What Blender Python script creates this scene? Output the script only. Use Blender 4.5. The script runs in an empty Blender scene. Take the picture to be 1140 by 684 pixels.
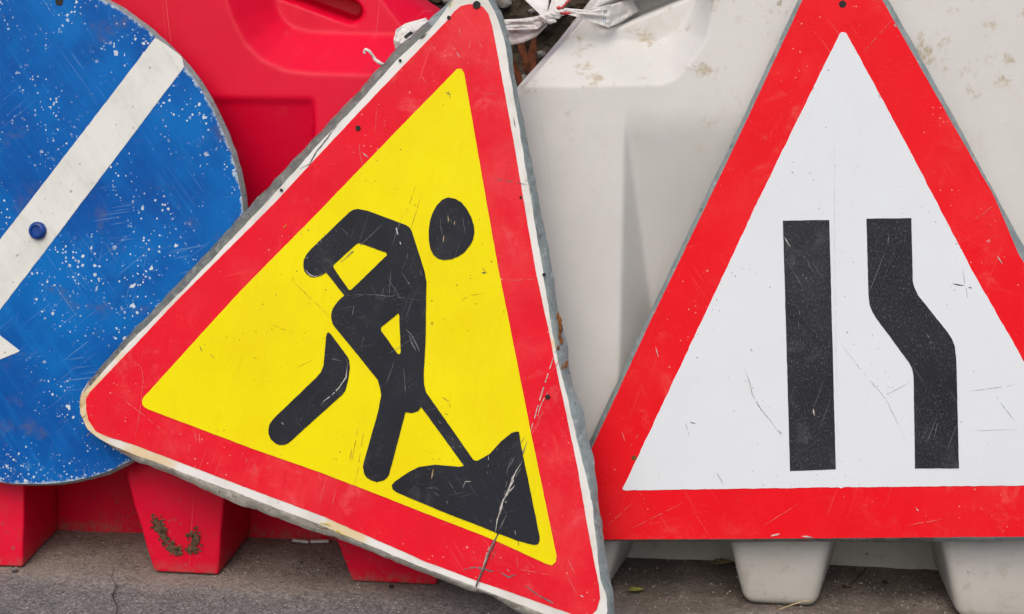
import bpy, bmesh, math, random
import numpy as np
from mathutils import Vector, Matrix, noise as mn
from mathutils.geometry import delaunay_2d_cdt

random.seed(7)
rng = np.random.default_rng(7)
SC = bpy.context.scene
COL = SC.collection

# ------------------------------------------------------------------ camera
F_PX, CX, CY = 1600.0, 570.0, 342.0
PITCH = math.radians(12)
CAM = Vector((0, -1.863, 0.8))
FWD = Vector((0, math.cos(PITCH), -math.sin(PITCH)))
RGT = Vector((1, 0, 0))
UPV = Vector((0, math.sin(PITCH), math.cos(PITCH)))
cam = bpy.data.cameras.new('camera')
cam.sensor_width = 36
cam.lens = 36 * F_PX / 1140
cam.clip_start, cam.clip_end = 0.05, 2000
co = bpy.data.objects.new('camera', cam)
COL.objects.link(co)
co.location = CAM
co.rotation_euler = (math.pi / 2 - PITCH, 0, 0)
SC.camera = co


def ray(px, py):
    return FWD + RGT * ((px - CX) / F_PX) - UPV * ((py - CY) / F_PX)


class Frame:
    """a plane with its own axes: U right, V up, N outwards"""
    def __init__(s, origin, U, V, N):
        s.o, s.U, s.V, s.N = Vector(origin), U, V, N
        m = Matrix.Identity(4)
        for i, a in enumerate((U, V, N)):
            for j in range(3):
                m[j][i] = a[j]
        m.translation = s.o
        s.m = m

    def uv(s, px, py):
        d = ray(px, py)
        t = (s.o - CAM).dot(s.N) / d.dot(s.N)
        p = CAM + d * t - s.o
        return (p.dot(s.U), p.dot(s.V))


def sign_frame(origin, yaw, lean):
    y, e = math.radians(yaw), math.radians(lean)
    N = Vector((math.sin(y) * math.cos(e), -math.cos(y) * math.cos(e), math.sin(e)))
    U = Vector((math.cos(y), math.sin(y), 0))
    return Frame(origin, U, N.cross(U), N)


# barrier line: local u along it, d into the scene, z up
BY = math.radians(-8)
EX = Vector((math.cos(BY), math.sin(BY), 0))
EY = Vector((-math.sin(BY), math.cos(BY), 0))
LEAN = 0.15
BM = Matrix(((EX.x, EY.x, 0, 0), (EX.y, EY.y, 0, 0), (0, 0, 1, 0), (0, 0, 0, 1)))


def loc(px, py, a=0.0, b=LEAN):
    """local (u,d,z) where the view ray meets d = a + b*z"""
    r = ray(px, py)
    c = CAM
    # (c+t r).EY = a + b (c+t r).z
    t = (a + b * c.z - c.dot(EY)) / (r.dot(EY) - b * r.z)
    p = c + r * t
    return Vector((p.dot(EX), p.dot(EY), p.z))


def gnd(px, py, z=0.0):
    r = ray(px, py)
    p = CAM + r * ((z - CAM.z) / r.z)
    return Vector((p.dot(EX), p.dot(EY), z))


def world(l):
    return EX * l[0] + EY * l[1] + Vector((0, 0, l[2]))


# ------------------------------------------------------------------ objects
def tag(o, label=None, cat=None, group=None, kind=None):
    if label: o['label'] = label
    if cat: o['category'] = cat
    if group: o['group'] = group
    if kind: o['kind'] = kind
    return o


def empty(name, m, label, cat, group=None):
    o = bpy.data.objects.new(name, None)
    o.empty_display_size = 0.05
    COL.objects.link(o)
    o.matrix_world = m
    return tag(o, label, cat, group)


def mesh_obj(name, verts, faces, mats, parent=None, idx=None, smooth=True, m=None):
    me = bpy.data.meshes.new(name)
    me.from_pydata([tuple(v) for v in verts], [], faces)
    for mt in (mats if isinstance(mats, (list, tuple)) else [mats]):
        me.materials.append(mt)
    if idx is not None:
        me.polygons.foreach_set('material_index', idx)
    me.polygons.foreach_set('use_smooth', [smooth] * len(me.polygons))
    me.update()
    o = bpy.data.objects.new(name, me)
    COL.objects.link(o)
    if parent is not None:
        o.parent = parent
    if m is not None:
        o.matrix_world = m
    return o


def sharp(o, deg=35):
    o.data.set_sharp_from_angle(angle=math.radians(deg))


# ------------------------------------------------------------------ materials
class NT:
    def __init__(s, name, rough=0.5, spec=0.5):
        s.m = bpy.data.materials.new(name)
        s.m.use_nodes = True
        s.t = s.m.node_tree
        s.b = s.t.nodes['Principled BSDF']
        s.b.inputs['Roughness'].default_value = rough
        s.b.inputs['Specular IOR Level'].default_value = spec
        s.tc = s.t.nodes.new('ShaderNodeTexCoord').outputs['Object']

    def n(s, ty, **kw):
        nd = s.t.nodes.new(ty)
        for k, v in kw.items():
            setattr(nd, k, v)
        return nd

    def put(s, sock, v):
        if hasattr(v, 'links') or isinstance(v, bpy.types.NodeSocket):
            s.t.links.new(v, sock)
        else:
            sock.default_value = v

    def map(s, scale=(1, 1, 1), rot=0.0, off=(0, 0, 0), src=None):
        # rotate first, then stretch
        a = s.n('ShaderNodeMapping')
        s.put(a.inputs[0], src or s.tc)
        a.inputs['Rotation'].default_value = (0, 0, math.radians(rot))
        a.inputs['Location'].default_value = off
        b = s.n('ShaderNodeMapping')
        s.put(b.inputs[0], a.outputs[0])
        b.inputs['Scale'].default_value = scale
        return b.outputs[0]

    def noise(s, scale, detail=3, rough=0.55, src=None, dist=0.0):
        nd = s.n('ShaderNodeTexNoise')
        s.put(nd.inputs['Vector'], src or s.tc)
        nd.inputs['Scale'].default_value = scale
        nd.inputs['Detail'].default_value = detail
        nd.inputs['Roughness'].default_value = rough
        nd.inputs['Distortion'].default_value = dist
        return nd.outputs[0]

    def ramp(s, v, lo, hi, a=0.0, b=1.0):
        nd = s.n('ShaderNodeMapRange', interpolation_type='SMOOTHSTEP')
        s.put(nd.inputs[0], v)
        for i, x in enumerate((lo, hi, a, b)):
            nd.inputs[i + 1].default_value = x
        return nd.outputs[0]

    def math(s, op, a, b=0.0):
        nd = s.n('ShaderNodeMath', operation=op)
        s.put(nd.inputs[0], a)
        s.put(nd.inputs[1], b)
        return nd.outputs[0]

    def mul(s, *v):
        r = v[0]
        for x in v[1:]:
            r = s.math('MULTIPLY', r, x)
        return r

    def mx(s, *v):
        r = v[0]
        for x in v[1:]:
            r = s.math('MAXIMUM', r, x)
        return r

    def mix(s, c1, c2, f):
        nd = s.n('ShaderNodeMix', data_type='RGBA')
        for sock, v in ((nd.inputs[0], f), (nd.inputs[6], c1), (nd.inputs[7], c2)):
            if isinstance(v, tuple) and len(v) == 3:
                v = (*v, 1)
            s.put(sock, v)
        return nd.outputs[2]

    def specks(s, scale, density, size, warp=0.4):
        """irregular little chips: mask"""
        w = s.n('ShaderNodeTexNoise')
        s.put(w.inputs['Vector'], s.tc)
        w.inputs['Scale'].default_value = scale * 2.2
        w.inputs['Detail'].default_value = 2
        mad = s.n('ShaderNodeVectorMath', operation='MULTIPLY_ADD')
        s.put(mad.inputs[0], w.outputs[1])
        mad.inputs[1].default_value = (warp / scale,) * 3
        s.put(mad.inputs[2], s.tc)
        v = s.n('ShaderNodeTexVoronoi')
        s.put(v.inputs['Vector'], mad.outputs[0])
        v.inputs['Scale'].default_value = scale
        sep = s.n('ShaderNodeSeparateColor')
        s.put(sep.inputs[0], v.outputs['Color'])
        on = s.ramp(sep.outputs[0], 1 - density, 1 - density + 0.02)
        rad = s.math('MULTIPLY', sep.outputs[1], size)
        d = s.math('SUBTRACT', rad, v.outputs['Distance'])
        return s.mul(on, s.ramp(d, 0.0, 0.06))

    def streak(s, rot, thin, long, lo, hi, off=0.0, mscale=7, mlo=0.5, mhi=0.65):
        """fine scratches along one direction: mask"""
        v = s.map((thin, long, 1), rot, (off, off * 0.7, off))
        a = s.ramp(s.noise(1, 1, 0.4, v), lo, hi)
        b = s.ramp(s.noise(mscale, 2, 0.5, s.map((1, 1, 1), 0, (off * 3, off, 1.3))), mlo, mhi)
        return s.mul(a, b)

    def bump(s, h, strength=0.2, dist=0.002, prev=None):
        nd = s.n('ShaderNodeBump')
        s.put(nd.inputs['Height'], h)
        nd.inputs['Strength'].default_value = strength
        nd.inputs['Distance'].default_value = dist
        if prev is not None:
            s.put(nd.inputs['Normal'], prev)
        return nd.outputs[0]

    def done(s, col, rough=None, normal=None):
        if isinstance(col, tuple):
            col = (*col, 1)
        s.put(s.b.inputs['Base Color'], col)
        if rough is not None:
            s.put(s.b.inputs['Roughness'], rough)
        if normal is not None:
            s.put(s.b.inputs['Normal'], normal)
        return s.m


def film(name, base, pale, dark, smudge=0.5, scratch=0.5, speck=0.25, spk_col=(0.8, 0.78, 0.75), rough=0.42, streak_col=None, vert=0.0, scuff=0.3, fade=0.0):
    t = NT(name, rough, 0.16)
    c = t.mix(base, dark, t.mul(t.ramp(t.noise(9, 5, 0.6), 0.35, 0.72), 0.6))
    c = t.mix(c, pale, t.mul(t.ramp(t.noise(4.5, 5, 0.68, t.map((1, 1, 1), 0, (2, 6, 4))), 0.45, 0.72), fade))
    cloud = t.mul(t.ramp(t.noise(26, 6, 0.7, dist=0.6), 0.5, 0.78), t.ramp(t.noise(6, 2, 0.5, t.map((1, 1, 1), 20, (3, 1, 2))), 0.4, 0.65))
    c = t.mix(c, pale, t.mul(cloud, smudge))
    sc = streak_col or pale
    # fine scuffing all over, in patches
    sf = t.mul(t.ramp(t.noise(1, 4, 0.7, t.map((520, 300, 1), 6)), 0.52, 0.72), t.ramp(t.noise(15, 4, 0.65, t.map((1, 1, 1), 0, (7, 3, 1))), *((0.25, 0.5) if scuff > 0.9 else (0.42, 0.68))))
    c = t.mix(c, sc, t.mul(sf, scuff))
    if vert:
        g = t.ramp(t.noise(1, 4, 0.6, t.map((120, 14, 1), 8)), 0.5, 0.8)
        c = t.mix(c, dark, t.mul(g, vert))
    st = t.mx(t.streak(18, 520, 9, 0.68, 0.76, 0.3), t.streak(-35, 600, 12, 0.69, 0.77, 1.7), t.streak(74, 500, 14, 0.7, 0.78, 2.9))
    c = t.mix(c, sc, t.mul(st, scratch))
    sp = t.mx(t.mul(t.specks(70, 0.10, 0.16), t.ramp(t.noise(5, 2), 0.48, 0.6)), t.mul(t.specks(220, 0.22, 0.3), t.ramp(t.noise(8, 2, 0.5, t.map((1, 1, 1), 0, (5, 2, 1))), 0.45, 0.62)))
    c = t.mix(c, spk_col, t.mul(sp, speck))
    r = t.ramp(t.noise(22, 4, 0.6), 0.3, 0.75, rough, rough + 0.25)
    nm = t.bump(t.noise(11, 3, 0.5), 0.10, 0.004)
    nm = t.bump(t.noise(420, 3, 0.6), 0.06, 0.0006, nm)
    return t.done(c, r, nm)


M = {}
M['yellow_film'] = film('yellow_film', (0.85, 0.755, 0.000), (0.79, 0.67, 0.008), (0.79, 0.64, 0.001), 0.35, 0.45, 0.75, (0.16, 0.13, 0.02), 0.45, (0.62, 0.44, 0.015), 0.55, 0.22, 0.35)
M['red_film'] = film('red_film', (0.78, 0.006, 0.024), (0.80, 0.14, 0.14), (0.66, 0.008, 0.024), 0.6, 0.35, 0.5, (0.82, 0.45, 0.36), 0.40, None, 0.5, 0.45, 0.30)
M['bright_red_film'] = film('bright_red_film', (0.80, 0.003, 0.012), (0.80, 0.12, 0.11), (0.72, 0.004, 0.012), 0.7, 0.3, 0.5, (0.75, 0.42, 0.36), 0.40, None, 0.2, 0.42, 0.12)
M['black_film'] = film('black_film', (0.020, 0.023, 0.032), (0.085, 0.092, 0.10), (0.014, 0.015, 0.02), 0.75, 0.8, 0.8, (0.22, 0.22, 0.22), 0.48, (0.12, 0.125, 0.135), 0.0, 0.75)
M['white_film'] = film('white_film', (0.71, 0.775, 0.835), (0.66, 0.69, 0.74), (0.70, 0.745, 0.80), 0.4, 0.25, 0.85, (0.26, 0.27, 0.28), 0.38, (0.58, 0.60, 0.62), 0.25, 0.4, 0.45)
M['worn_black_film'] = film('worn_black_film', (0.020, 0.022, 0.030), (0.09, 0.098, 0.11), (0.012, 0.013, 0.018), 0.9, 0.9, 0.7, (0.20, 0.21, 0.22), 0.48, (0.13, 0.14, 0.155), 0.0, 0.95, 0.2)


def m_rim():
    t = NT('rim_paint', 0.5, 0.3)
    c = t.mix((0.76, 0.77, 0.76), (0.60, 0.60, 0.56), t.ramp(t.noise(14, 5, 0.65), 0.4, 0.75))
    sp = t.mul(t.specks(90, 0.12, 0.22), 0.8)
    c = t.mix(c, (0.10, 0.10, 0.09), sp)
    at = t.n('ShaderNodeAttribute', attribute_name='rust').outputs['Fac']
    rn = t.noise(30, 5, 0.65)
    c = t.mix(c, (0.70, 0.56, 0.32), t.mul(t.ramp(t.math('ADD', at, rn), 0.75, 1.15), 0.9))
    c = t.mix(c, (0.45, 0.22, 0.06), t.mul(t.ramp(t.math('ADD', at, t.noise(60, 5, 0.7, t.map((1, 1, 1), 0, (4, 2, 0)))), 1.25, 1.5), 0.7))
    return t.done(c, 0.5, t.bump(t.noise(160, 4), 0.12, 0.001))


def m_zinc(name, a, b, flake, amt):
    t = NT(name, 0.55, 0.4)
    c = t.mix(a, b, t.ramp(t.noise(45, 6, 0.7), 0.35, 0.7))
    c = t.mix(c, flake, t.mul(t.ramp(t.noise(70, 5, 0.7, t.map((1, 1, 1), 0, (9, 4, 1))), 0.56, 0.62), amt))
    c = t.mix(c, (0.05, 0.05, 0.045), t.mul(t.ramp(t.noise(130, 4, 0.7, t.map((1, 1, 1), 0, (2, 7, 3))), 0.58, 0.7), 0.7))
    c = t.mix(c, (0.34, 0.19, 0.07), t.mul(t.ramp(t.noise(24, 4, 0.7, t.map((1, 1, 1), 0, (1, 3, 6))), 0.66, 0.76), 0.6))
    return t.done(c, t.ramp(t.noise(60, 3), 0.3, 0.7, 0.4, 0.7), t.bump(t.noise(80, 6, 0.7), 0.5, 0.003))


M['rim_paint'] = m_rim()
M['zinc'] = m_zinc('zinc', (0.185, 0.195, 0.185), (0.10, 0.112, 0.108), (0.40, 0.41, 0.38), 0.35)
M['blue_zinc'] = m_zinc('blue_zinc', (0.27, 0.33, 0.345), (0.19, 0.24, 0.25), (0.48, 0.52, 0.52), 0.4)
M['peeling_paint'] = m_zinc('peeling_paint', (0.60, 0.59, 0.52), (0.36, 0.355, 0.31), (0.74, 0.73, 0.67), 0.8)


def m_blue():
    t = NT('blue_film', 0.55, 0.12)
    c = t.mix((0.002, 0.085, 0.37), (0.002, 0.145, 0.50), t.ramp(t.noise(5, 4, 0.6), 0.38, 0.66))
    c = t.mix(c, (0.004, 0.055, 0.27), t.mul(t.ramp(t.noise(11, 5, 0.65, t.map((1, 1, 1), 0, (4, 1, 0))), 0.5, 0.75), 0.7))
    c = t.mix(c, (0.075, 0.10, 0.24), t.mul(t.ramp(t.noise(13, 6, 0.7, t.map((1, 1, 1), 0, (1, 8, 3))), 0.56, 0.70), 0.65))
    g = t.ramp(t.noise(1, 4, 0.6, t.map((110, 7, 1), -37)), 0.48, 0.8)
    c = t.mix(c, (0.008, 0.21, 0.60), t.mul(g, 0.35))
    st = t.mx(t.streak(-38, 520, 9, 0.66, 0.75, 0.4), t.streak(52, 480, 9, 0.67, 0.75, 2.2), t.streak(80, 420, 12, 0.66, 0.74, 3.1, 6, 0.5, 0.62), t.streak(12, 520, 15, 0.68, 0.76, 5.0))
    c = t.mix(c, (0.26, 0.44, 0.66), t.mul(st, 0.3))
    at = t.n('ShaderNodeAttribute', attribute_name='rim').outputs['Fac']
    sp3 = t.n('ShaderNodeSeparateXYZ')
    t.put(sp3.inputs[0], t.tc)
    low = t.ramp(sp3.outputs[1], -0.27, -0.37)
    dens = t.math('ADD', t.ramp(t.noise(9, 3, 0.6), 0.40, 0.62), t.mx(t.mul(at, 0.7), t.mul(low, 0.6)))
    c = t.mix(c, (0.36, 0.50, 0.62), t.mul(t.ramp(t.noise(95, 5, 0.75, t.map((1, 1, 1), 0, (3, 2, 2))), 0.55, 0.66), t.ramp(sp3.outputs[1], -0.31, -0.37), 0.8))
    sp = t.mx(t.mul(t.specks(75, 0.24, 0.32, 0.8), t.ramp(dens, 0.3, 0.95)), t.mul(t.specks(160, 0.22, 0.42, 0.7), t.ramp(dens, 0.15, 0.95)), t.mul(t.specks(260, 0.30, 0.45, 0.7), t.ramp(dens, 0.05, 0.9)), t.mul(t.specks(34, 0.10, 0.20, 1.1), t.ramp(dens, 0.2, 0.6)))
    c = t.mix(c, (0.66, 0.74, 0.78), t.mul(sp, 0.9))
    e = t.ramp(t.math('ADD', at, t.math('MULTIPLY', t.noise(75, 5, 0.75), 1.15)), 1.42, 1.6)
    c = t.mix(c, (0.48, 0.58, 0.62), t.mul(e, 0.75))
    nm = t.bump(t.noise(9, 3), 0.12, 0.004)
    nm = t.bump(t.noise(260, 4, 0.65), 0.12, 0.0008, nm)
    return t.done(c, t.ramp(t.noise(25, 4, 0.6), 0.3, 0.75, 0.34, 0.6), nm)


M['blue_film'] = m_blue()


def m_arrow():
    t = NT('arrow_white_film', 0.5, 0.3)
    c = t.mix((0.72, 0.745, 0.72), (0.60, 0.63, 0.60), t.ramp(t.noise(12, 5, 0.65), 0.38, 0.72))
    g = t.ramp(t.noise(1, 4, 0.65, t.map((90, 9, 1), -37)), 0.5, 0.8)
    c = t.mix(c, (0.50, 0.51, 0.46), t.mul(g, 0.5))
    ch = t.mx(t.mul(t.specks(75, 0.10, 0.30, 0.7), 1), t.mul(t.specks(170, 0.10, 0.35, 0.7), 0.8))
    c = t.mix(c, (0.27, 0.28, 0.22), t.mul(ch, 0.75))
    return t.done(c, 0.5, t.bump(t.noise(200, 4), 0.1, 0.001))


M['arrow_film'] = m_arrow()


def m_plain(name, col, rough=0.5, var=0.15, scale=30, spec=0.4, bump=0.1):
    t = NT(name, rough, spec)
    d = tuple(x * (1 - var * 2) for x in col)
    c = t.mix(col, d, t.ramp(t.noise(scale, 5, 0.65), 0.35, 0.7))
    return t.done(c, rough, t.bump(t.noise(scale * 6, 4), bump, 0.001))


M['hole_dark'] = m_plain('hole_dark', (0.02, 0.019, 0.018), 0.8)
M['blue_paint'] = m_plain('blue_paint', (0.006, 0.055, 0.30), 0.32, 0.2, 60)
M['pale_scratch'] = m_plain('pale_scratch', (0.60, 0.58, 0.55), 0.6, 0.3, 200)
M['pink_scratch'] = m_plain('pink_scratch', (0.80, 0.17, 0.16), 0.6, 0.2, 200)
M['film_scratch'] = m_plain('film_scratch', (0.42, 0.43, 0.45), 0.6, 0.3, 200)
M['grey_scratch'] = m_plain('grey_scratch', (0.17, 0.175, 0.185), 0.6, 0.3, 200)
M['seam_scratch'] = m_plain('seam_scratch', (0.63, 0.665, 0.71), 0.4, 0.1, 200)
M['dark_scratch'] = m_plain('dark_scratch', (0.10, 0.095, 0.085), 0.7, 0.3, 200)
M['ochre_scratch'] = m_plain('ochre_scratch', (0.60, 0.46, 0.02), 0.7, 0.3, 200)
M['rust'] = m_plain('rust', (0.26, 0.11, 0.035), 0.85, 0.3, 90, 0.2, 0.5)


def m_red_plastic():
    t = NT('red_plastic', 0.45, 0.2)
    c = t.mix((0.72, 0.001, 0.034), (0.64, 0.001, 0.027), t.ramp(t.noise(6, 4, 0.6), 0.35, 0.7))
    st = t.mx(t.streak(25, 300, 8, 0.68, 0.76, 0.9), t.streak(-40, 350, 9, 0.69, 0.76, 3.3))
    c = t.mix(c, (0.76, 0.17, 0.19), t.mul(st, 0.45))
    c = t.mix(c, (0.60, 0.06, 0.08), t.mul(t.ramp(t.noise(40, 6, 0.75), 0.55, 0.8), 0.4))
    c = t.mix(c, (0.30, 0.02, 0.03), t.mul(t.specks(60, 0.12, 0.12, 0.7), 0.5))
    # dust and mud thrown up from the road near the bottom
    sep = t.n('ShaderNodeSeparateXYZ')
    t.put(sep.inputs[0], t.tc)
    low = t.ramp(sep.outputs[2], 0.16, 0.0)
    n1 = t.ramp(t.noise(55, 6, 0.75, t.map((1, 1, 1), 0, (3, 3, 1))), 0.50, 0.78)
    c = t.mix(c, (0.26, 0.07, 0.06), t.mul(n1, low, 0.55))
    c = t.mix(c, (0.16, 0.10, 0.07), t.mul(t.specks(120, 0.3, 0.4, 0.6), low, 0.55))
    c = t.mix(c, (0.24, 0.13, 0.10), t.mul(t.ramp(sep.outputs[2], 0.022, 0.0), t.ramp(t.noise(70, 4, 0.7), 0.35, 0.65), 0.6))
    nm = t.bump(t.noise(7, 3), 0.12, 0.006)
    nm = t.bump(t.noise(260, 4, 0.6), 0.10, 0.0008, nm)
    t.b.inputs['Subsurface Weight'].default_value = 0.12
    t.b.inputs['Subsurface Radius'].default_value = (0.02, 0.004, 0.004)
    return t.done(c, t.ramp(t.noise(18, 4, 0.6), 0.3, 0.75, 0.34, 0.55), nm)


def m_white_plastic():
    t = NT('white_plastic', 0.48, 0.35)
    c = t.mix((0.64, 0.645, 0.64), (0.585, 0.59, 0.58), t.ramp(t.noise(5, 4, 0.6), 0.35, 0.7))
    c = t.mix(c, (0.52, 0.47, 0.36), t.mul(t.ramp(t.noise(9, 6, 0.72), 0.56, 0.78), 0.6))
    sep = t.n('ShaderNodeSeparateXYZ')
    t.put(sep.inputs[0], t.tc)
    up = t.ramp(sep.outputs[2], 0.58, 0.72)
    st = t.mul(t.ramp(t.noise(17, 7, 0.78, t.map((1, 1, 1), 0, (6, 1, 2))), 0.545, 0.66), up)
    c = t.mix(c, (0.36, 0.28, 0.14), t.mul(st, 0.7))
    c = t.mix(c, (0.25, 0.19, 0.10), t.mul(t.specks(40, 0.16, 0.24, 0.7), up, 0.55))
    s2 = t.mx(t.streak(25, 300, 6, 0.68, 0.76, 0.9), t.streak(-50, 350, 7, 0.69, 0.76, 3.3))
    c = t.mix(c, (0.42, 0.40, 0.37), t.mul(s2, 0.10))
    low = t.ramp(sep.outputs[2], 0.17, 0.0)
    c = t.mix(c, (0.40, 0.385, 0.345), t.mul(low, 0.75))
    c = t.mix(c, (0.24, 0.21, 0.17), t.mul(t.ramp(t.noise(45, 6, 0.75, t.map((1, 1, 1), 0, (3, 3, 1))), 0.48, 0.78), low, 0.6))
    c = t.mix(c, (0.10, 0.085, 0.065), t.mul(t.specks(80, 0.16, 0.22, 0.6), low, 0.75))
    nm = t.bump(t.noise(6, 3), 0.14, 0.006)
    nm = t.bump(t.noise(220, 4, 0.6), 0.09, 0.0008, nm)
    t.b.inputs['Subsurface Weight'].default_value = 0.25
    t.b.inputs['Subsurface Radius'].default_value = (0.03, 0.026, 0.022)
    return t.done(c, t.ramp(t.noise(18, 4, 0.6), 0.3, 0.75, 0.4, 0.6), nm)


M['red_plastic'] = m_red_plastic()
M['white_plastic'] = m_white_plastic()


def m_road():
    t = NT('asphalt', 0.9, 0.2)
    fine = t.noise(420, 4, 0.7)
    mid = t.noise(170, 5, 0.75)
    asp = t.mix((0.12, 0.114, 0.116), (0.34, 0.325, 0.325), t.ramp(t.math('ADD', t.math('MULTIPLY', fine, 0.5), t.math('MULTIPLY', mid, 0.5)), 0.42, 0.62))
    agg = t.n('ShaderNodeTexVoronoi')
    t.put(agg.inputs['Vector'], t.tc)
    agg.inputs['Scale'].default_value = 210
    sc = t.n('ShaderNodeSeparateColor')
    t.put(sc.inputs[0], agg.outputs['Color'])
    asp = t.mix(asp, (0.55, 0.53, 0.51), t.mul(t.ramp(sc.outputs[0], 0.72, 0.95), t.ramp(agg.outputs['Distance'], 0.5, 0.25), 0.8))
    asp = t.mix(asp, (0.035, 0.033, 0.033), t.mul(t.ramp(sc.outputs[1], 0.80, 0.9), t.ramp(agg.outputs['Distance'], 0.45, 0.2), 0.8))
    dirt = t.mix((0.29, 0.240, 0.207), (0.19, 0.153, 0.130), t.ramp(t.noise(16, 6, 0.7), 0.35, 0.7))
    dirt = t.mix(dirt, (0.48, 0.43, 0.38), t.mul(t.ramp(t.noise(200, 5, 0.78), 0.48, 0.66), 0.8))
    dirt = t.mix(dirt, (0.030, 0.024, 0.020), t.mul(t.ramp(t.noise(120, 5, 0.75, t.map((1, 1, 1), 0, (2, 5, 1))), 0.54, 0.68), 0.85))
    sep = t.n('ShaderNodeSeparateXYZ')
    t.put(sep.inputs[0], t.tc)
    edge = t.math('ADD', sep.outputs[1], t.math('MULTIPLY', t.math('SUBTRACT', t.noise(7, 6, 0.65), 0.5), 0.14))
    f = t.ramp(edge, -0.060, 0.0)
    band = t.mul(t.ramp(edge, -0.075, -0.045), t.ramp(edge, 0.02, -0.03))
    c = t.mix(asp, dirt, t.mul(f, 0.92))
    c = t.mix(c, (0.46, 0.41, 0.365), t.mul(band, t.ramp(t.noise(150, 5, 0.7), 0.4, 0.66), 0.6))
    # ground tone turns darker in patches towards the white barrier's side
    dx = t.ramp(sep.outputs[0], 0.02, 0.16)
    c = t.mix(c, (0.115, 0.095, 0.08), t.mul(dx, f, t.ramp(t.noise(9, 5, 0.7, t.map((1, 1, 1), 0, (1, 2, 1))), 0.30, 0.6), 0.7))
    nm = t.bump(fine, 0.8, 0.004)
    nm = t.bump(t.noise(60, 5, 0.7), 0.5, 0.006, nm)
    nm = t.bump(agg.outputs['Distance'], 0.35, 0.002, nm)
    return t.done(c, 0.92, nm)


def m_soil():
    t = NT('soil', 0.95, 0.15)
    c = t.mix((0.11, 0.085, 0.06), (0.035, 0.026, 0.019), t.ramp(t.noise(22, 6, 0.75), 0.35, 0.66))
    c = t.mix(c, (0.24, 0.21, 0.18), t.mul(t.ramp(t.noise(60, 6, 0.75, t.map((1, 1, 1), 0, (3, 1, 2))), 0.55, 0.72), 0.8))
    return t.done(c, 0.95, t.bump(t.noise(90, 6, 0.75), 1.0, 0.012))


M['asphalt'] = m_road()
M['soil'] = m_soil()


def m_tape():
    t = NT('tape_plastic', 0.4, 0.4)
    c = t.mix((0.76, 0.755, 0.75), (0.62, 0.60, 0.585), t.ramp(t.noise(40, 5, 0.65), 0.35, 0.72))
    c = t.mix(c, (0.42, 0.37, 0.32), t.mul(t.ramp(t.noise(90, 5, 0.7, t.map((1, 1, 1), 0, (2, 5, 1))), 0.6, 0.75), 0.6))
    t.b.inputs['Transmission Weight'].default_value = 0.0
    return t.done(c, 0.4, t.bump(t.noise(150, 5, 0.65), 0.6, 0.003))


M['tape'] = m_tape()
M['tape_red'] = m_plain('tape_red', (0.62, 0.05, 0.055), 0.45, 0.3, 80)
M['tape_ink'] = m_plain('tape_ink', (0.40, 0.50, 0.62), 0.5, 0.3, 160)
M['black_plastic'] = m_plain('black_plastic', (0.03, 0.03, 0.032), 0.6)
M['leaf_green'] = m_plain('leaf_green', (0.30, 0.30, 0.075), 0.6, 0.3, 120, 0.3, 0.4)
M['leaf_dry'] = m_plain('leaf_dry', (0.36, 0.285, 0.13), 0.7, 0.35, 90, 0.2, 0.5)
M['leaf_rusty'] = m_plain('leaf_rusty', (0.15, 0.048, 0.018), 0.7, 0.4, 60, 0.25, 0.6)
M['straw'] = m_plain('straw', (0.52, 0.42, 0.22), 0.65, 0.2, 120)
M['twig'] = m_plain('twig', (0.11, 0.075, 0.045), 0.85, 0.3, 90, 0.2, 0.5)
M['mud'] = m_plain('mud', (0.15, 0.098, 0.062), 0.95, 0.4, 160, 0.1, 1.0)
M['white_plastic_bit'] = m_plain('white_plastic_bit', (0.66, 0.64, 0.62), 0.5, 0.15, 60)
M['stone'] = m_plain('stone', (0.24, 0.225, 0.21), 0.9, 0.35, 60, 0.2, 0.6)
M['grit'] = m_plain('grit', (0.42, 0.39, 0.36), 0.9, 0.4, 25, 0.2, 0.6)
M['wire'] = m_plain('wire', (0.20, 0.195, 0.185), 0.5, 0.3, 200)

# ------------------------------------------------------------------ 2-D helpers


def resample(pts, step, closed=True):
    pts = [Vector((p[0], p[1])) for p in pts]
    if closed:
        pts = pts + [pts[0]]
    out = []
    for a, b in zip(pts[:-1], pts[1:]):
        n = max(1, int(round((b - a).length / step)))
        for k in range(n):
            out.append(a.lerp(b, k / n))
    if not closed:
        out.append(pts[-1])
    return out


def smooth_closed(pts, it):
    """corner cutting so that traced corners become round"""
    p = [Vector((a[0], a[1])) for a in pts]
    for _ in range(it):
        q = []
        for i in range(len(p)):
            a, b = p[i], p[(i + 1) % len(p)]
            q += [a.lerp(b, 0.25), a.lerp(b, 0.75)]
        p = q
    return p


def round_corners(pts, r=2.5):
    """small round at every corner of a traced outline"""
    out = []
    n = len(pts)
    P = [Vector((a[0], a[1])) for a in pts]
    for i in range(n):
        a, b, c = P[i - 1], P[i], P[(i + 1) % n]
        ra = min(r, (a - b).length * 0.4)
        rc = min(r, (c - b).length * 0.4)
        p0 = b + (a - b).normalized() * ra
        p1 = b + (c - b).normalized() * rc
        out += [p0, (p0 + p1 + b * 2) / 4, p1]
    return out


def jitter(pts, amp, scale, seed):
    """ragged cut edge"""
    out = []
    n = len(pts)
    for i in range(n):
        t = (pts[(i + 1) % n] - pts[i - 1])
        if t.length == 0:
            out.append(pts[i]); continue
        nrm = Vector((t.y, -t.x)).normalized()
        v = mn.noise(Vector((pts[i].x * scale, pts[i].y * scale, seed))) + 0.5 * mn.noise(Vector((pts[i].x * scale * 3.1, pts[i].y * scale * 3.1, seed + 7)))
        out.append(pts[i] + nrm * amp * v)
    return out


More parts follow.
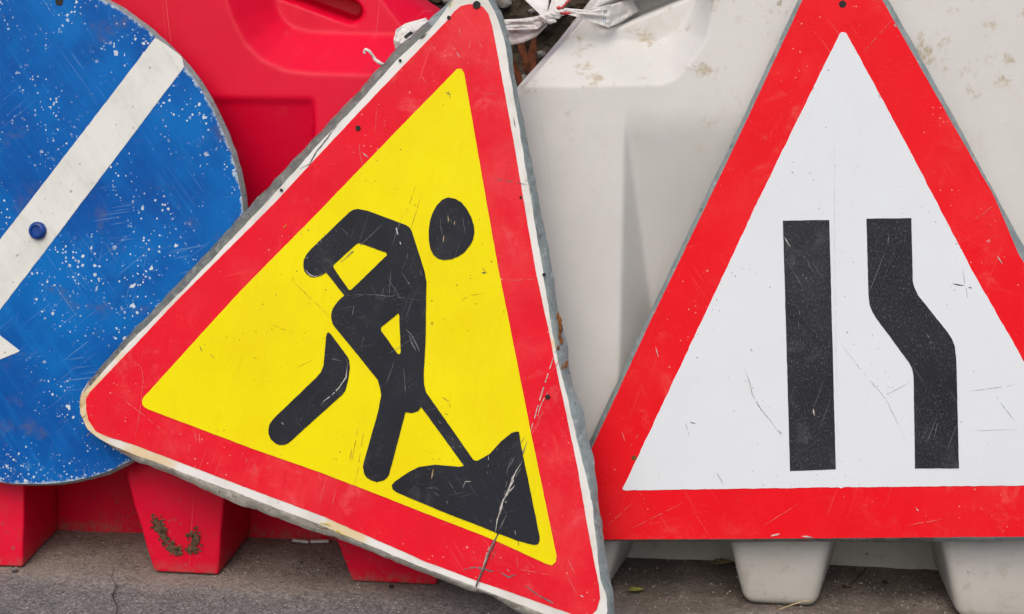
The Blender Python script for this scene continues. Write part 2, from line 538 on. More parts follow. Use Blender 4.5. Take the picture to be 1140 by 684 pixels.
def closest(poly, p):
    best, bp = 1e9, None
    n = len(poly)
    for i in range(n):
        a, b = poly[i], poly[(i + 1) % n]
        ab = b - a
        t = max(0, min(1, (p - a).dot(ab) / max(ab.length_squared, 1e-12)))
        q = a + ab * t
        d = (q - p).length_squared
        if d < best:
            best, bp = d, q
    return bp


def inside_np(P, poly):
    x, y = P[:, 0], P[:, 1]
    r = np.zeros(len(P), bool)
    n = len(poly)
    for i in range(n):
        x1, y1 = poly[i]; x2, y2 = poly[(i + 1) % n]
        c = ((y1 > y) != (y2 > y))
        with np.errstate(divide='ignore', invalid='ignore'):
            r ^= c & (x < (x2 - x1) * (y - y1) / (y2 - y1) + x1)
    return r


def dist_np(P, line):
    best = np.full(len(P), 1e9)
    for (x1, y1), (x2, y2) in zip(line[:-1], line[1:]):
        a = np.array((x1, y1)); ab = np.array((x2 - x1, y2 - y1))
        t = np.clip(((P - a) @ ab) / max(ab @ ab, 1e-12), 0, 1)
        q = a + t[:, None] * ab
        best = np.minimum(best, np.hypot(*(P - q).T))
    return best


def fill(outer, holes, step):
    """triangles inside an outline with a regular sprinkling of inner points"""
    vs, loops = [], []
    for lp in [outer] + holes:
        loops.append(list(range(len(vs), len(vs) + len(lp))))
        vs += [Vector((p[0], p[1])) for p in lp]
    A = np.array([(v.x, v.y) for v in vs])
    lo, hi = A.min(0), A.max(0)
    gx, gy = np.meshgrid(np.arange(lo[0], hi[0], step), np.arange(lo[1], hi[1], step))
    G = np.c_[gx.ravel(), gy.ravel()]
    ok = inside_np(G, [tuple(p) for p in outer])
    for h in holes:
        ok &= ~inside_np(G, [tuple(p) for p in h])
    G = G[ok]
    for lp in [outer] + holes:
        ln = [tuple(p) for p in lp] + [tuple(lp[0])]
        G = G[dist_np(G, ln) > step * 0.45]
    vs2 = vs + [Vector(g) for g in G]
    edges = [(l[i], l[(i + 1) % len(l)]) for l in loops for i in range(len(l))]
    ov, _, of, *_ = delaunay_2d_cdt(vs2, edges, [], 0, 1e-7)
    C = np.array([((ov[f[0]] + ov[f[1]] + ov[f[2]]) / 3)[:] for f in of])
    keep = inside_np(C, [tuple(p) for p in outer])
    for h in holes:
        keep &= ~inside_np(C, [tuple(p) for p in h])
    return ov, [f for f, k in zip(of, keep) if k]


class Sign:
    def __init__(s, fr, deform=None):
        s.f = fr
        s.deform = deform or (lambda u, v: 0.0)

    def uv(s, pts):
        return [Vector(s.f.uv(*p)) for p in pts]

    def at(s, p, h):
        return Vector((p[0], p[1], h + s.deform(p[0], p[1])))

    def layer(s, name, shapes, mat, h, root, step=0.014, jit=0.0, marks=(), thick=0.0006, line_step=0.004):
        """a film of lettering or colour stuck on the plate. shapes = [(outline_px, [holes_px]), ...]"""
        V, Fc, I = [], [], []
        for outer, holes in shapes:
            lp = [jitter(resample(s.uv(q), line_step), jit, 90, 3.3) for q in [outer] + holes]
            ov, of = fill(lp[0], lp[1:], step)
            b = len(V)
            V += [s.at(p, h) for p in ov]
            for f in of:
                f = list(f)
                a, c, e = (ov[f[0]], ov[f[1]], ov[f[2]])
                if (c - a).cross(e - a) < 0:
                    f.reverse()
                Fc.append([b + i for i in f]); I.append(0)
            for l in lp:
                area = sum(l[i].x * l[(i + 1) % len(l)].y - l[(i + 1) % len(l)].x * l[i].y for i in range(len(l)))
                b = len(V); n = len(l)
                V += [s.at(p, h) for p in l] + [s.at(p, h - thick) for p in l]
                for i in range(n):
                    j = (i + 1) % n
                    q = [b + i, b + n + i, b + n + j, b + j]
                    if area < 0: q.reverse()
                    Fc.append(q); I.append(0)
        mats = [mat]
        for line, w, mt in marks:
            if mt not in mats: mats.append(mt)
            k = mats.index(mt)
            pl = resample(s.uv(line), 0.003, False)
            b = len(V); n = len(pl)
            sd = random.random() * 50
            for i, p in enumerate(pl):
                t = pl[min(i + 1, n - 1)] - pl[max(i - 1, 0)]
                t.normalize(); nr = Vector((-t.y, t.x))
                e = min(1, 3 * min(i, n - 1 - i) / max(n - 1, 1) + 0.12)
                ww = w * e * (0.55 + 0.9 * abs(mn.noise(Vector((i * 0.45, sd, 0)))) + 0.3 * random.random()) * 0.62 / 800.0 / 2
                off = nr * 0.0006 * mn.noise(Vector((i * 0.3, sd, 5)))
                V += [s.at(p + off + nr * ww, h + 0.0004), s.at(p + off - nr * ww, h + 0.0004)]
            for i in range(n - 1):
                if n > 6 and mn.noise(Vector((i * 0.37, sd, 11))) > 0.22: continue
                Fc.append([b + 2 * i + 1, b + 2 * i + 3, b + 2 * i + 2, b + 2 * i]); I.append(k)
        return mesh_obj(name, V, Fc, mats, root, I, True)

    def plate(s, name, front, outer, mats, root, depth=0.016, side_mat=None, rust=None, rag=0.0006, step=0.014, rim=False):
        """front sheet, flared folded edge and back. front/outer: traced outlines"""
        fp = jitter(resample(s.uv(front), 0.005), rag * 0.5, 60, 1.1)
        op = jitter(resample(s.uv(outer), 0.005), rag, 55, 2.2)
        ov, of = fill(fp, [], step)
        V = [s.at(p, 0) for p in ov]
        Fc, I = [], []
        for f in of:
            f = list(f)
            a, c, e = (ov[f[0]], ov[f[1]], ov[f[2]])
            if (c - a).cross(e - a) < 0: f.reverse()
            Fc.append(f); I.append(0)
        nf = len(V)
        n = len(fp)
        area = sum(fp[i].x * fp[(i + 1) % n].y - fp[(i + 1) % n].x * fp[i].y for i in range(n))
        rings = []
        for t, dz in ((0.0, 0.0), (0.22, -0.0015), (0.55, -0.006), (0.93, -depth * 0.8), (1.0, -depth * 0.92), (0.9, -depth)):
            r = []
            for i, p in enumerate(fp):
                q = closest(op, p)
                x = p.lerp(q, t)
                wob = (mn.noise(Vector((p.x * 45, p.y * 45, t * 2 + 3))) + 0.6 * mn.noise(Vector((p.x * 190, p.y * 190, t * 2)))) * rag * 1.2
                r.append(len(V))
                V.append(s.at(x, dz + (wob if t > 0 else 0)))
            rings.append(r)
        for a, b in zip(rings[:-1], rings[1:]):
            for i in range(n):
                j = (i + 1) % n
                q = [a[i], b[i], b[j], a[j]]
                if area < 0: q.reverse()
                Fc.append(q)
                I.append(side_mat(fp[i]) if side_mat else 1)
        last = rings[-1]
        back = last[::-1] if area > 0 else last
        Fc.append(back); I.append(1)
        o = mesh_obj(name, V, Fc, mats, root, I, True)
        if rust or rim:
            at = o.data.attributes.new('rim' if rim else 'rust', 'FLOAT', 'POINT')
            vals = []
            for k, v in enumerate(V):
                p = Vector((v.x, v.y))
                if rim:
                    d = (closest(fp, p) - p).length if k < nf else 0
                    vals.append(max(0.0, 1 - d / 0.022))
                else:
                    vals.append(max([0.0] + [a * max(0, 1 - (p - Vector(s.f.uv(*c))).length / r) for c, r, a in rust]))
            at.data.foreach_set('value', vals)
        sharp(o, 50)
        return o

    def spot(s, name, px, r, mat, root, h=0.0012, dome=0.0):
        """bolt head or a punched hole"""
        c = Vector(s.f.uv(*px))
        V, Fc = [], []
        n = 20
        prof = [(1.0, 0.0), (1.0, dome * 0.55), (0.9, dome * 0.85), (0.72, dome), (0.6, dome), (0.52, dome * 0.72), (0.0, dome * 0.7)] if dome else [(1.0, -0.0008), (0.95, 0.0), (0.0, 0.0)]
        for q, z in prof[:-1]:
            for k in range(n):
                a = 2 * math.pi * k / n
                V.append(s.at(c + Vector((math.cos(a), math.sin(a))) * r * q, h + z))
        V.append(s.at(c, h + prof[-1][1]))
        for i in range(len(prof) - 2):
            for k in range(n):
                Fc.append([i * n + k, i * n + (k + 1) % n, (i + 1) * n + (k + 1) % n, (i + 1) * n + k])
        b = (len(prof) - 2) * n
        for k in range(n):
            Fc.append([b + k, b + (k + 1) % n, len(V) - 1])
        o = mesh_obj(name, V, Fc, mat, root)
        sharp(o, 40)
        return o


# ------------------------------------------------------------------ ground
def make_ground():
    me = bmesh.new()
    xs = sorted(set([-900, -200, -50, -12, -4, -2] + [round(x, 4) for x in np.arange(-1.2, 1.21, 0.02)] + [2, 4, 12, 50, 200, 900]))
    ys = sorted(set([-900, -200, -50, -12, -4, -2.4] + [round(x, 4) for x in np.arange(-1.2, 0.61, 0.02)] + [1.2, 2, 4, 12, 50, 200, 900]))
    V, Fc = [], []
    for y in ys:
        for x in xs:
            near = 1.0 if abs(x) < 1.2 and -1.2 < y < 0.6 else 0.0
            z = near * (0.0022 * mn.noise(Vector((x * 9, y * 9, 0))) + 0.0012 * mn.noise(Vector((x * 30, y * 30, 3)))) - 0.002
            V.append((x, y, z))
    nx = len(xs)
    for j in range(len(ys) - 1):
        for i in range(nx - 1):
            Fc.append([j * nx + i, j * nx + i + 1, (j + 1) * nx + i + 1, (j + 1) * nx + i])
    o = mesh_obj('road', V, Fc, M['asphalt'], None, None, True, BM)
    tag(o, kind='structure')
    # crack in the surface: a thin dark sliver
    pts = [(128, 630), (124, 643), (130, 652), (125, 664), (131, 676), (128, 690)]
    V, Fc = [], []
    P = [gnd(*p, z=0.0012) for p in pts]
    Q = []
    for a, b in zip(P[:-1], P[1:]):
        for k in range(6): Q.append(a.lerp(b, k / 6) + Vector((0.0025 * mn.noise(Vector((len(Q) * 0.7, 1, 1))), 0, 0)))
    for i, p in enumerate(Q):
        w = 0.0008 * min(1, i / 10 + 0.1) * (0.5 + random.random())
        V += [p - Vector((w, 0, 0)), p + Vector((w, 0, 0))]
    for i in range(len(Q) - 1):
        Fc.append([2 * i, 2 * i + 1, 2 * i + 3, 2 * i + 2])
    c = mesh_obj('road_crack', V, Fc, M['hole_dark'], None, None, True, BM)
    tag(c, kind='structure')


make_ground()


def make_heap():
    """earth bank behind the row of barriers"""
    V, Fc = [], []
    nu, nv = 150, 110
    for j in range(nv):
        for i in range(nu):
            u = -1.5 + 3.0 * i / (nu - 1)
            s = j / (nv - 1)
            d = 0.50 + 1.1 * s
            z = 1.25 * (1 - (1 - s) ** 1.9) - 0.01
            p = Vector((u * 6, d * 6, z * 6))
            a = 0.10 * mn.fractal(p, 1.0, 2.1, 5) * min(1, s * 8)
            V.append((u, d - a * 0.7, z + a * 0.6))
    for j in range(nv - 1):
        for i in range(nu - 1):
            Fc.append([j * nu + i, j * nu + i + 1, (j + 1) * nu + i + 1, (j + 1) * nu + i])
    o = mesh_obj('earth_bank', V, Fc, M['soil'], None, None, False, BM)
    tag(o, kind='structure')


make_heap()

# ------------------------------------------------------------------ barriers


def lerp_curve(pts, z):
    """u of a boundary as a function of z (pts sorted by z)"""
    pts = sorted(pts, key=lambda p: p[1])
    return np.interp(z, [p[1] for p in pts], [p[0] for p in pts])


def uz(pts):
    return [(lambda l: (l.x, l.z))(loc(*p)) for p in pts]


def barrier_body(name, left, right, depth_fn, mat, root, z0, z1, du=0.003):
    L, R = uz(left), uz(right)
    nz = int((z1 - z0) / du)
    zs = np.linspace(z0, z1, nz)
    uL, uR = lerp_curve(L, zs), lerp_curve(R, zs)
    nu = int((uR.max() - uL.min()) / du)
    S = np.linspace(0, 1, nu)
    U = uL[:, None] + S[None, :] * (uR - uL)[:, None]
    Z = np.repeat(zs[:, None], nu, 1)
    D = depth_fn(U.ravel(), Z.ravel()).reshape(nz, nu)
    for _ in range(2):   # moulded plastic: every crease has a small radius
        E = np.pad(D, 1, mode='edge')
        D = 0.5 * D + 0.125 * (E[:-2, 1:-1] + E[2:, 1:-1] + E[1:-1, :-2] + E[1:-1, 2:])
    base = LEAN * Z + D
    # rounded vertical ends
    edge = np.minimum(U - uL[:, None], uR[:, None] - U)
    base = base + 0.012 * np.clip(1 - edge / 0.014, 0, 1) ** 2
    V = np.stack([U, base, Z], -1).reshape(-1, 3).tolist()
    Fc = []
    for j in range(nz - 1):
        for i in range(nu - 1):
            a = j * nu + i
            Fc.append([a, a + 1, a + nu + 1, a + nu])
    loop = [i for i in range(nu)] + [j * nu + nu - 1 for j in range(1, nz)] + [(nz - 1) * nu + i for i in range(nu - 2, -1, -1)] + [j * nu for j in range(nz - 2, 0, -1)]
    b = len(V)
    for k in loop:
        u, d, z = V[k]
        V.append((u, 0.42 - 0.14 * z, z))
    n = len(loop)
    for i in range(n):
        j = (i + 1) % n
        Fc.append([loop[j], loop[i], b + i, b + j])
    Fc.append([b + i for i in range(n - 1, -1, -1)][::-1])
    o = mesh_obj(name, V, Fc, mat, root)
    sharp(o, 60)
    return o


def sstep(x):
    x = np.clip(x, 0, 1)
    return x * x * (3 - 2 * x)


def saddle(P, outer, inner, region, depth):
    do, di = dist_np(P, outer), dist_np(P, inner)
    ins = inside_np(P, region)
    ini = inside_np(P, inner + [region[-1], region[0]] if False else inner_region(inner, region))
    t = np.where(ini, 1.0, np.where(ins, do / np.maximum(do + di, 1e-9), 0.0))
    return depth * t


def inner_region(inner, region):
    # close the inner curve over the top of the saddle
    hi = max(p[1] for p in region)
    return inner + [(inner[-1][0], hi), (inner[0][0], hi)]


def slot(P, axis, r, depth):
    d = dist_np(P, axis)
    return depth * sstep((r - d) / 0.006 + 0.5)


def foot(root, mat, TL, TR, BR, BL, backL, backR, bev, ztop=0.16, name='foot'):
    f = [loc(*p) for p in (TL, TR)]
    g = [gnd(*p) for p in (BL, BR)]
    gb = [gnd(*p) for p in (backL, backR)]
    # draft of the sides carried up to the top
    def up(bot, top, z):
        k = (z - bot.z) / (top.z - bot.z)
        return bot + (top - bot) * k
    ft = [up(g[0], f[0], ztop), up(g[1], f[1], ztop)]
    bt = [Vector((gb[0].x + (ft[0].x - g[0].x), gb[0].y, ztop)), Vector((gb[1].x + (ft[1].x - g[1].x), gb[1].y, ztop))]
    bm = bmesh.new()
    # finely divided box so that the sides can be slightly uneven, like blow-moulded plastic
    c = [g[0], g[1], gb[1], gb[0], ft[0], ft[1], bt[1], bt[0]]
    vs = [bm.verts.new(v) for v in c]
    for q in ((0, 3, 2, 1), (4, 5, 6, 7), (0, 1, 5, 4), (1, 2, 6, 5), (2, 3, 7, 6), (3, 0, 4, 7)):
        bm.faces.new([vs[i] for i in q])
    bmesh.ops.recalc_face_normals(bm, faces=bm.faces)
    bmesh.ops.bevel(bm, geom=list(bm.edges), offset=bev, segments=4, profile=0.5, affect='EDGES', clamp_overlap=True)
    bmesh.ops.triangulate(bm, faces=[x for x in bm.faces if len(x.verts) > 4])
    bmesh.ops.subdivide_edges(bm, edges=[e for e in bm.edges if e.calc_length() > 0.03], cuts=4, use_grid_fill=True)
    for v in bm.verts:
        w = mn.noise(v.co * 22) * 0.0012
        v.co += Vector((w, w, 0))
    me = bpy.data.meshes.new(name)
    bm.to_mesh(me); bm.free()
    me.materials.append(mat)
    for p in me.polygons: p.use_smooth = True
    me.set_sharp_from_angle(angle=math.radians(40))
    o = bpy.data.objects.new(name, me)
    COL.objects.link(o)
    o.parent = root
    return o


def web_wall(root, mat, a, b, ztop):
    """the wall set back between the feet, from ground to the body; a,b = pixels of its lower edge"""
    p, q = gnd(*a), gnd(*b)
    V, Fc = [], []
    n = 60
    for k in range(n + 1):
        x = p.lerp(q, k / n)
        w = 0.0015 * mn.noise(Vector((x.x * 25, 0, 4)))
        V += [(x.x, x.y + w, -0.004), (x.x, x.y + 0.012 + w, ztop), (x.x, x.y + 0.16, ztop), (x.x, x.y + 0.16, -0.004)]
    for k in range(n):
        for e in range(4):
            a0, a1 = 4 * k + e, 4 * k + (e + 1) % 4
            Fc.append([a0, a0 + 4, a1 + 4, a1][::1])
    Fc += [[3, 2, 1, 0], [4 * n, 4 * n + 1, 4 * n + 2, 4 * n + 3]]
    o = mesh_obj('base_wall', V, Fc, mat, root)
    bm = bmesh.new(); bm.from_mesh(o.data)
    bmesh.ops.recalc_face_normals(bm, faces=bm.faces); bm.to_mesh(o.data); bm.free()
    sharp(o, 35)
    return o


# red one
red = empty('plastic_barrier', BM, 'red plastic road barrier standing behind the round blue sign', 'road barrier', 'water-filled road barriers in a row')
RO = uz([(248, -170), (249, -40), (253, 0), (261, 24.6), (274, 49), (293, 67.6), (318, 78.6), (347, 82), (409, 83.5), (560, 86)])
RI = uz([(289, -170), (289, -40), (291, -5), (294, 8), (301, 22), (313, 32), (333, 37), (372, 38.6), (437, 40.5), (560, 42)])
RREG = RO + uz([(560, -170)])
SLOT_R = uz([(376, 12), (290, -20)])
z_rec = loc(300, 109).z
u_rec = loc(350, 150).x
u_recL = loc(60, 150).x


def red_depth(u, z):
    P = np.c_[u, z]
    d = saddle(P, RO, RI, RREG, 0.058)
    d = d + slot(P, SLOT_R, 0.0145, 0.06)
    w = np.clip((u_rec - u) / 0.006, 0, 1) * np.clip((u - u_recL) / 0.05, 0, 1)
    rec = np.where(z < z_rec, 0.003 * np.clip((z_rec - z) / 0.010, 0, 1) + 0.30 * (z_rec - z), 0)
    rec = np.minimum(rec, 0.085)
    # recess fades out above the feet
    d = d + rec * w
    # sloping end of the block
    a, b = uz([(414, 0), (441, 36)])
    nx, nz = (b[1] - a[1]), -(b[0] - a[0])
    ln = math.hypot(nx, nz)
    sd = ((u - a[0]) * -nx + (z - a[1]) * -nz) / ln
    sd = np.where(z > loc(441, 36).z - 0.05, sd, -1)
    d = d + np.clip(sd, 0, 0.05) * 1.1
    return d


barrier_body('body', [(-60, 700), (-60, -300)], [(489, 700), (489, 32), (471, 18), (445, 0), (400, -32), (300, -120), (290, -300)], red_depth, M['red_plastic'], red, 0.135, 0.93)
foot(red, M['red_plastic'], (-70, 545), (27, 545), (25, 632), (-55, 628), (-40, 588), (66, 589), 0.004)
rf = foot(red, M['red_plastic'], (139, 525), (249, 560), (243, 640.5), (171, 637), (190, 596), (277, 598), 0.004)
foot(red, M['red_plastic'], (377, 607), (492, 607), (486, 652), (392, 647.5), (410, 604), (500, 606), 0.004)
web_wall(red, M['red_plastic'], (-60, 584), (500, 605), 0.15)

# white one
wht = empty('plastic_barrier', BM, 'dirty white plastic road barrier behind the red and white lane sign', 'road barrier', 'water-filled road barriers in a row')
WO = uz([(480, 95.5), (600, 95.5), (660, 95), (737, 93.6), (753.6, 86.5), (772, 65.5), (786, 44), (791, 23), (794.5, 0), (797, -40), (797, -170)])
WI = uz([(480, 47), (612, 48), (660, 48), (725.5, 49), (742, 44), (758, 30), (769, 12), (774, 0), (777, -40), (777, -170)])
WREG = WO + uz([(480, -170)])
SLOT_W = uz([(672, 21), (790, -28)])
zw = loc(700, 118).z
uw = loc(693, 250).x
uwR = loc(1010, 250).x


def white_depth(u, z):
    P = np.c_[u, z]
    d = saddle(P, WO, WI, WREG, 0.055)
    d = d + slot(P, SLOT_W, 0.0145, 0.07)
    q = np.maximum(zw - z, 0)
    rec = np.minimum(0.25 * np.where(q < 0.04, q * q / 0.08, q - 0.02), 0.085)
    wall = np.maximum(np.minimum((u - uw) * 1.7, (uwR - u) * 1.5), 0)
    a, b = uz([(573, 97), (640, 13)])
    t = np.array((b[0] - a[0], b[1] - a[1])); t /= np.hypot(*t)
    sd = (u - a[0]) * t[1] - (z - a[1]) * t[0]
    lip = np.where((sd < 0.0085) & (z > a[1] - 0.01), 0.03, 0.0)
    return d + np.minimum(rec, wall) + lip


barrier_body('body', [(556, 700), (556, 118), (573, 97), (600, 64), (640, 13), (668, -22), (760, -120), (770, -300)], [(1230, 700), (1230, -300)], white_depth, M['white_plastic'], wht, 0.13, 0.93)
foot(wht, M['white_plastic'], (560, 605), (688, 605), (672, 664), (575, 660), (585, 612), (702, 617), 0.012)
wf = foot(wht, M['white_plastic'], (812, 600), (926, 600), (908, 678), (829, 674), (822, 622), (926, 625), 0.014)
foot(wht, M['white_plastic'], (1048, 600), (1180, 600), (1160, 694), (1066, 690), (1040, 632), (1170, 636), 0.014)
web_wall(wht, M['white_plastic'], (560, 613.5), (1230, 640), 0.145)


def blob(V, Fc, c, r, seed, squash=(1, 1, 1), sub=2):
    bm = bmesh.new()
    bmesh.ops.create_icosphere(bm, subdivisions=sub, radius=1)
    b = len(V)
    for v in bm.verts:
        k = 1 + 0.45 * mn.noise(v.co * 1.6 + Vector((seed, seed * 0.7, 0)))
        V.append((c[0] + v.co.x * r * k * squash[0], c[1] + v.co.y * r * k * squash[1], c[2] + v.co.z * r * k * squash[2]))
    for f in bm.faces:
        Fc.append([b + v.index for v in f.verts])
    bm.free()


# dried mud stuck on the middle red foot, in a hook shape
line = [(173, 577), (176, 586), (181, 596), (187, 604), (194, 612), (200, 614)]
line2 = [(216, 591), (217, 602), (216, 611), (210, 612)]
for ln, wid in ((line, 6.5), (line2, 6)):
    V, Fc = [], []
    for a, b in zip(ln[:-1], ln[1:]):
        for k in range(60):
            t = random.random()
            p = loc(a[0] + (b[0] - a[0]) * t + random.gauss(0, wid * 0.5), a[1] + (b[1] - a[1]) * t + random.gauss(0, wid * 0.4), -0.0003)
            blob(V, Fc, p, random.uniform(0.0005, 0.0019), random.random() * 90, (1.1 + random.random(), 0.4, 0.7 + random.random()), 1)
    mesh_obj('dried_mud', V, Fc, M['mud'], rf, None, False)

# ------------------------------------------------------------------ round blue sign
disc_o = world(loc(43, 257, -0.045))
FD = sign_frame(disc_o, -10, 8.5)
root = empty('direction_sign', FD.m, 'round blue sign with a white slanting arrow and many chipped spots', 'road sign', 'road signs propped on the barriers')
S = Sign(FD, lambda u, v: 0.002 * mn.noise(Vector((u * 5, v * 5, 8))))
right_arc = [(43, -34), (85, -17), (123, 0), (150, 18), (175, 38), (206, 68), (229, 100), (246, 134), (259, 166), (268, 196), (273, 228), (275, 262), (272, 310), (264, 352), (250, 398), (228, 440), (200, 476), (170, 503), (145, 517.5), (127, 526), (109, 533), (84, 539), (60, 542), (32, 543)]
left_arc = [(0, 541), (-40, 530), (-85, 505), (-125, 465), (-155, 415), (-177, 350), (-188, 285), (-188, 215), (-175, 145), (-150, 82), (-112, 28), (-65, -10), (-10, -32)]
front = smooth_closed(right_arc + left_arc, 2)
cpx = Vector((43, 256))
inner = [cpx + (p - cpx) * 0.987 for p in front]
S.plate('plate', inner, front, [M['blue_film'], M['blue_zinc']], root, 0.012, None, None, 0.0012, 0.006, True)
arrow = [(173, 42), (188, 52), (203, 64), (205, 75), (120, 187), (35, 300), (0, 345.6), (-14, 363), (-4, 370), (23, 391), (-95, 440), (-84, 314), (-62, 331), (-52, 334), (0, 267.5), (94, 145)]
marks = [([(40, 255 + 0), (44, 236)], 0.0, M['dark_scratch'])]
S.layer('arrow', [(round_corners(arrow, 2), [])], M['arrow_film'], 0.0006, root, 0.02, 0.0004)
S.spot('bolt', (43, 257), 0.0125, M['blue_paint'], root, 0.0004, 0.008)
S.spot('bolt_hole', (66, 2), 0.006, M['hole_dark'], root, 0.0006)

# ------------------------------------------------------------------ lane sign (right)
FR = sign_frame(world(loc(935, 400, -0.047)), -10, 9)
root = empty('lane_narrowing_sign', FR.m, 'white triangle sign with red border and two black lane bars', 'road sign', 'road signs propped on the barriers')
S = Sign(FR, lambda u, v: 0.003 * mn.noise(Vector((u * 3, v * 3, 2))))
outer_r = [(916, -50), (905, -30), (888, 0), (813, 160), (717, 360), (653, 497), (626, 555), (618, 585), (630, 603), (668, 605), (820, 606), (900, 605), (1000, 606.5), (1060, 605.5), (1100, 606.5), (1180, 603), (1290, 602), (1308, 590), (1300, 560), (1133, 259), (1121, 237), (1064, 130), (991, 0), (972, -35), (960, -52), (938, -58)]
front_r = [(920, -48), (909, -30), (893.5, 0), (819, 160), (723, 360), (657.5, 502), (632, 558), (624, 585), (634, 600), (668, 601), (858, 599.5), (1134, 598), (1285, 597), (1301, 588), (1294, 560), (1133, 281), (1107, 219), (1056, 130), (982, 0), (966, -32), (956, -46), (938, -52)]
kx = [M['bright_red_film'], M['zinc'], M['blue_zinc']]
S.plate('plate', round_corners(front_r, 4), round_corners(outer_r, 4), kx, root, 0.014, lambda p: 1 if p.y < FR.uv(900, 590)[1] else 2, None, 0.0007)
plate_r = bpy.data.objects[root.children[0].name]
# red face is the plate's own film; white field on it
field = [(934.5, 38), (937, 36), (942, 37), (1012, 166), (1081, 299), (1134, 392), (1213, 540), (1134, 541), (938, 542.3), (936, 544), (934, 542.3), (695, 546), (693, 545), (780, 360), (840, 232)]
seam = M['seam_scratch']; pink = M['pink_scratch']; gry = M['film_scratch']; drk = M['dark_scratch']; pal = M['pale_scratch']
marks = [([(828, 408), (834, 424), (838, 440), (848, 457), (858, 468), (867, 482)], 1.4, gry), ([(866, 478), (870, 484)], 2.4, gry),
         ([(1072, 300), (1074, 316), (1078, 334)], 1.0, gry), ([(1060, 316), (1074, 318)], 1.6, drk), ([(934, 380), (960, 414), (986, 444), (1010, 494)], 0.7, gry),
         ([(986, 440), (1005, 430), (1014, 425)], 0.7, gry), ([(1078, 436), (1134, 428)], 0.8, gry), ([(1108, 440), (1130, 470)], 0.8, gry), ([(1080, 480), (1134, 478)], 0.6, gry),
         ([(798, 526), (806, 540)], 1.2, gry), ([(763, 470), (768, 486)], 1.2, gry), ([(930, 100), (929, 180), (929, 260), (931, 400), (934, 520)], 0.9, seam), ([(835, 388), (838, 392)], 2, gry), ([(768, 470), (775, 472)], 2, gry),
         ([(1078, 320), (1082, 321)], 3, drk)]
S.layer('white_field', [(round_corners(field, 2), [])], M['white_film'], 0.0006, root, 0.02, 0.0007, marks)
gry = M['grey_scratch']
lbar = [(871.6, 245.8), (923.3, 245), (930.4, 522.5), (879.5, 524.3)]
rbar = [(964.6, 243.6), (1014.6, 243), (1016.3, 313.3), (1018, 320), (1022, 328.7), (1055, 370), (1060, 378), (1063, 386), (1064.6, 401), (1067.6, 521.7), (1018.5, 521.7), (1017, 418.6), (1015.5, 411), (1012, 404), (976, 355), (971, 347), (968, 339.6), (966.8, 326.5)]
S.layer('lane_bar', [(lbar, [])], M['worn_black_film'], 0.0011, root, 0.02, 0.0003, [([(873, 264), (880, 275)], 2.2, pal), ([(890, 345), (889, 365)], 1.6, gry), ([(905, 455), (907, 463)], 2.0, pal), ([(899, 290), (902, 300)], 1, gry)])
S.layer('lane_bar', [(rbar, [])], M['worn_black_film'], 0.0011, root, 0.02, 0.0003, [([(990, 262), (988, 274)], 1.5, gry), ([(1030, 370), (1040, 384)], 1.5, gry), ([(1044, 470), (1040, 488)], 1.2, gry)])
S.spot('bolt_hole', (938, 5), 0.0048, M['hole_dark'], root, 0.0004)
S.spot('bolt_hole', (706, 510), 0.0035, M['rust'], root, 0.0004)

# scratches in its red border
scr = S.layer('border_scratches', [([(1099, 268), (1102, 266), (1103, 269), (1100, 271)], [])], pink, 0.0004, root, 0.02, 0.0, [
    ([(730, 386), (733, 398)], 1.6, pal), ([(692, 480), (696, 492)], 1.8, pink), ([(700, 500), (720, 470)], 0.8, pink), ([(960, 60), (995, 20)], 0.8, pink), ([(1085, 245), (1112, 225)], 0.8, pink),
    ([(1110, 285), (1116, 294)], 2.0, pal), ([(995, 27), (998, 30)], 3, pal), ([(998, 40), (1001, 41)], 2.4, pal), ([(978, 105), (980, 110)], 2.0, pal), ([(700, 590), (760, 560)], 0.8, pink), ([(850, 585), (890, 560)], 0.9, pink), ([(1010, 585), (1050, 578)], 0.9, pink), ([(858, 597), (868, 594)], 3, pal), ([(892, 597), (905, 598)], 3, pal), ([(1020, 566), (1023, 569)], 2.4, pal), ([(676, 586), (704, 560)], 0.9, pink)])



def absorb(a, b):
    """b's faces become part of a's mesh"""
    k = len(a.data.materials)
    for mt in b.data.materials: a.data.materials.append(mt)
    bm = bmesh.new(); bm.from_mesh(a.data); n0 = len(bm.faces)
    bm.from_mesh(b.data); bm.faces.ensure_lookup_table()
    for f in bm.faces[n0:]: f.material_index += k
    bm.to_mesh(a.data); bm.free()
    bpy.data.objects.remove(b, do_unlink=True)


absorb(plate_r, scr)

# ------------------------------------------------------------------ road-works sign (front)
g0 = gnd(664, 716)
FY = sign_frame(world(g0), -12.3, 10.5)
root = empty('road_works_sign', FY.m, 'yellow triangle sign with a digging figure, tipped onto its corner', 'road sign', 'road signs propped on the barriers')
cr0, cr1 = Vector(FY.uv(527, 661)), Vector(FY.uv(627, 382))
cd = (cr1 - cr0).normalized()
cn = Vector((cd.y, -cd.x))


def bend(u, v):
    s = (Vector((u, v)) - cr0).dot(cn)
    h = 0.0025 * mn.noise(Vector((u * 4, v * 4, 4))) + 0.0012 * mn.noise(Vector((u * 12, v * 12, 6)))
    h += -0.055 * max(s, 0) + 0.0016 * math.exp(-(s / 0.014) ** 2)
    return h


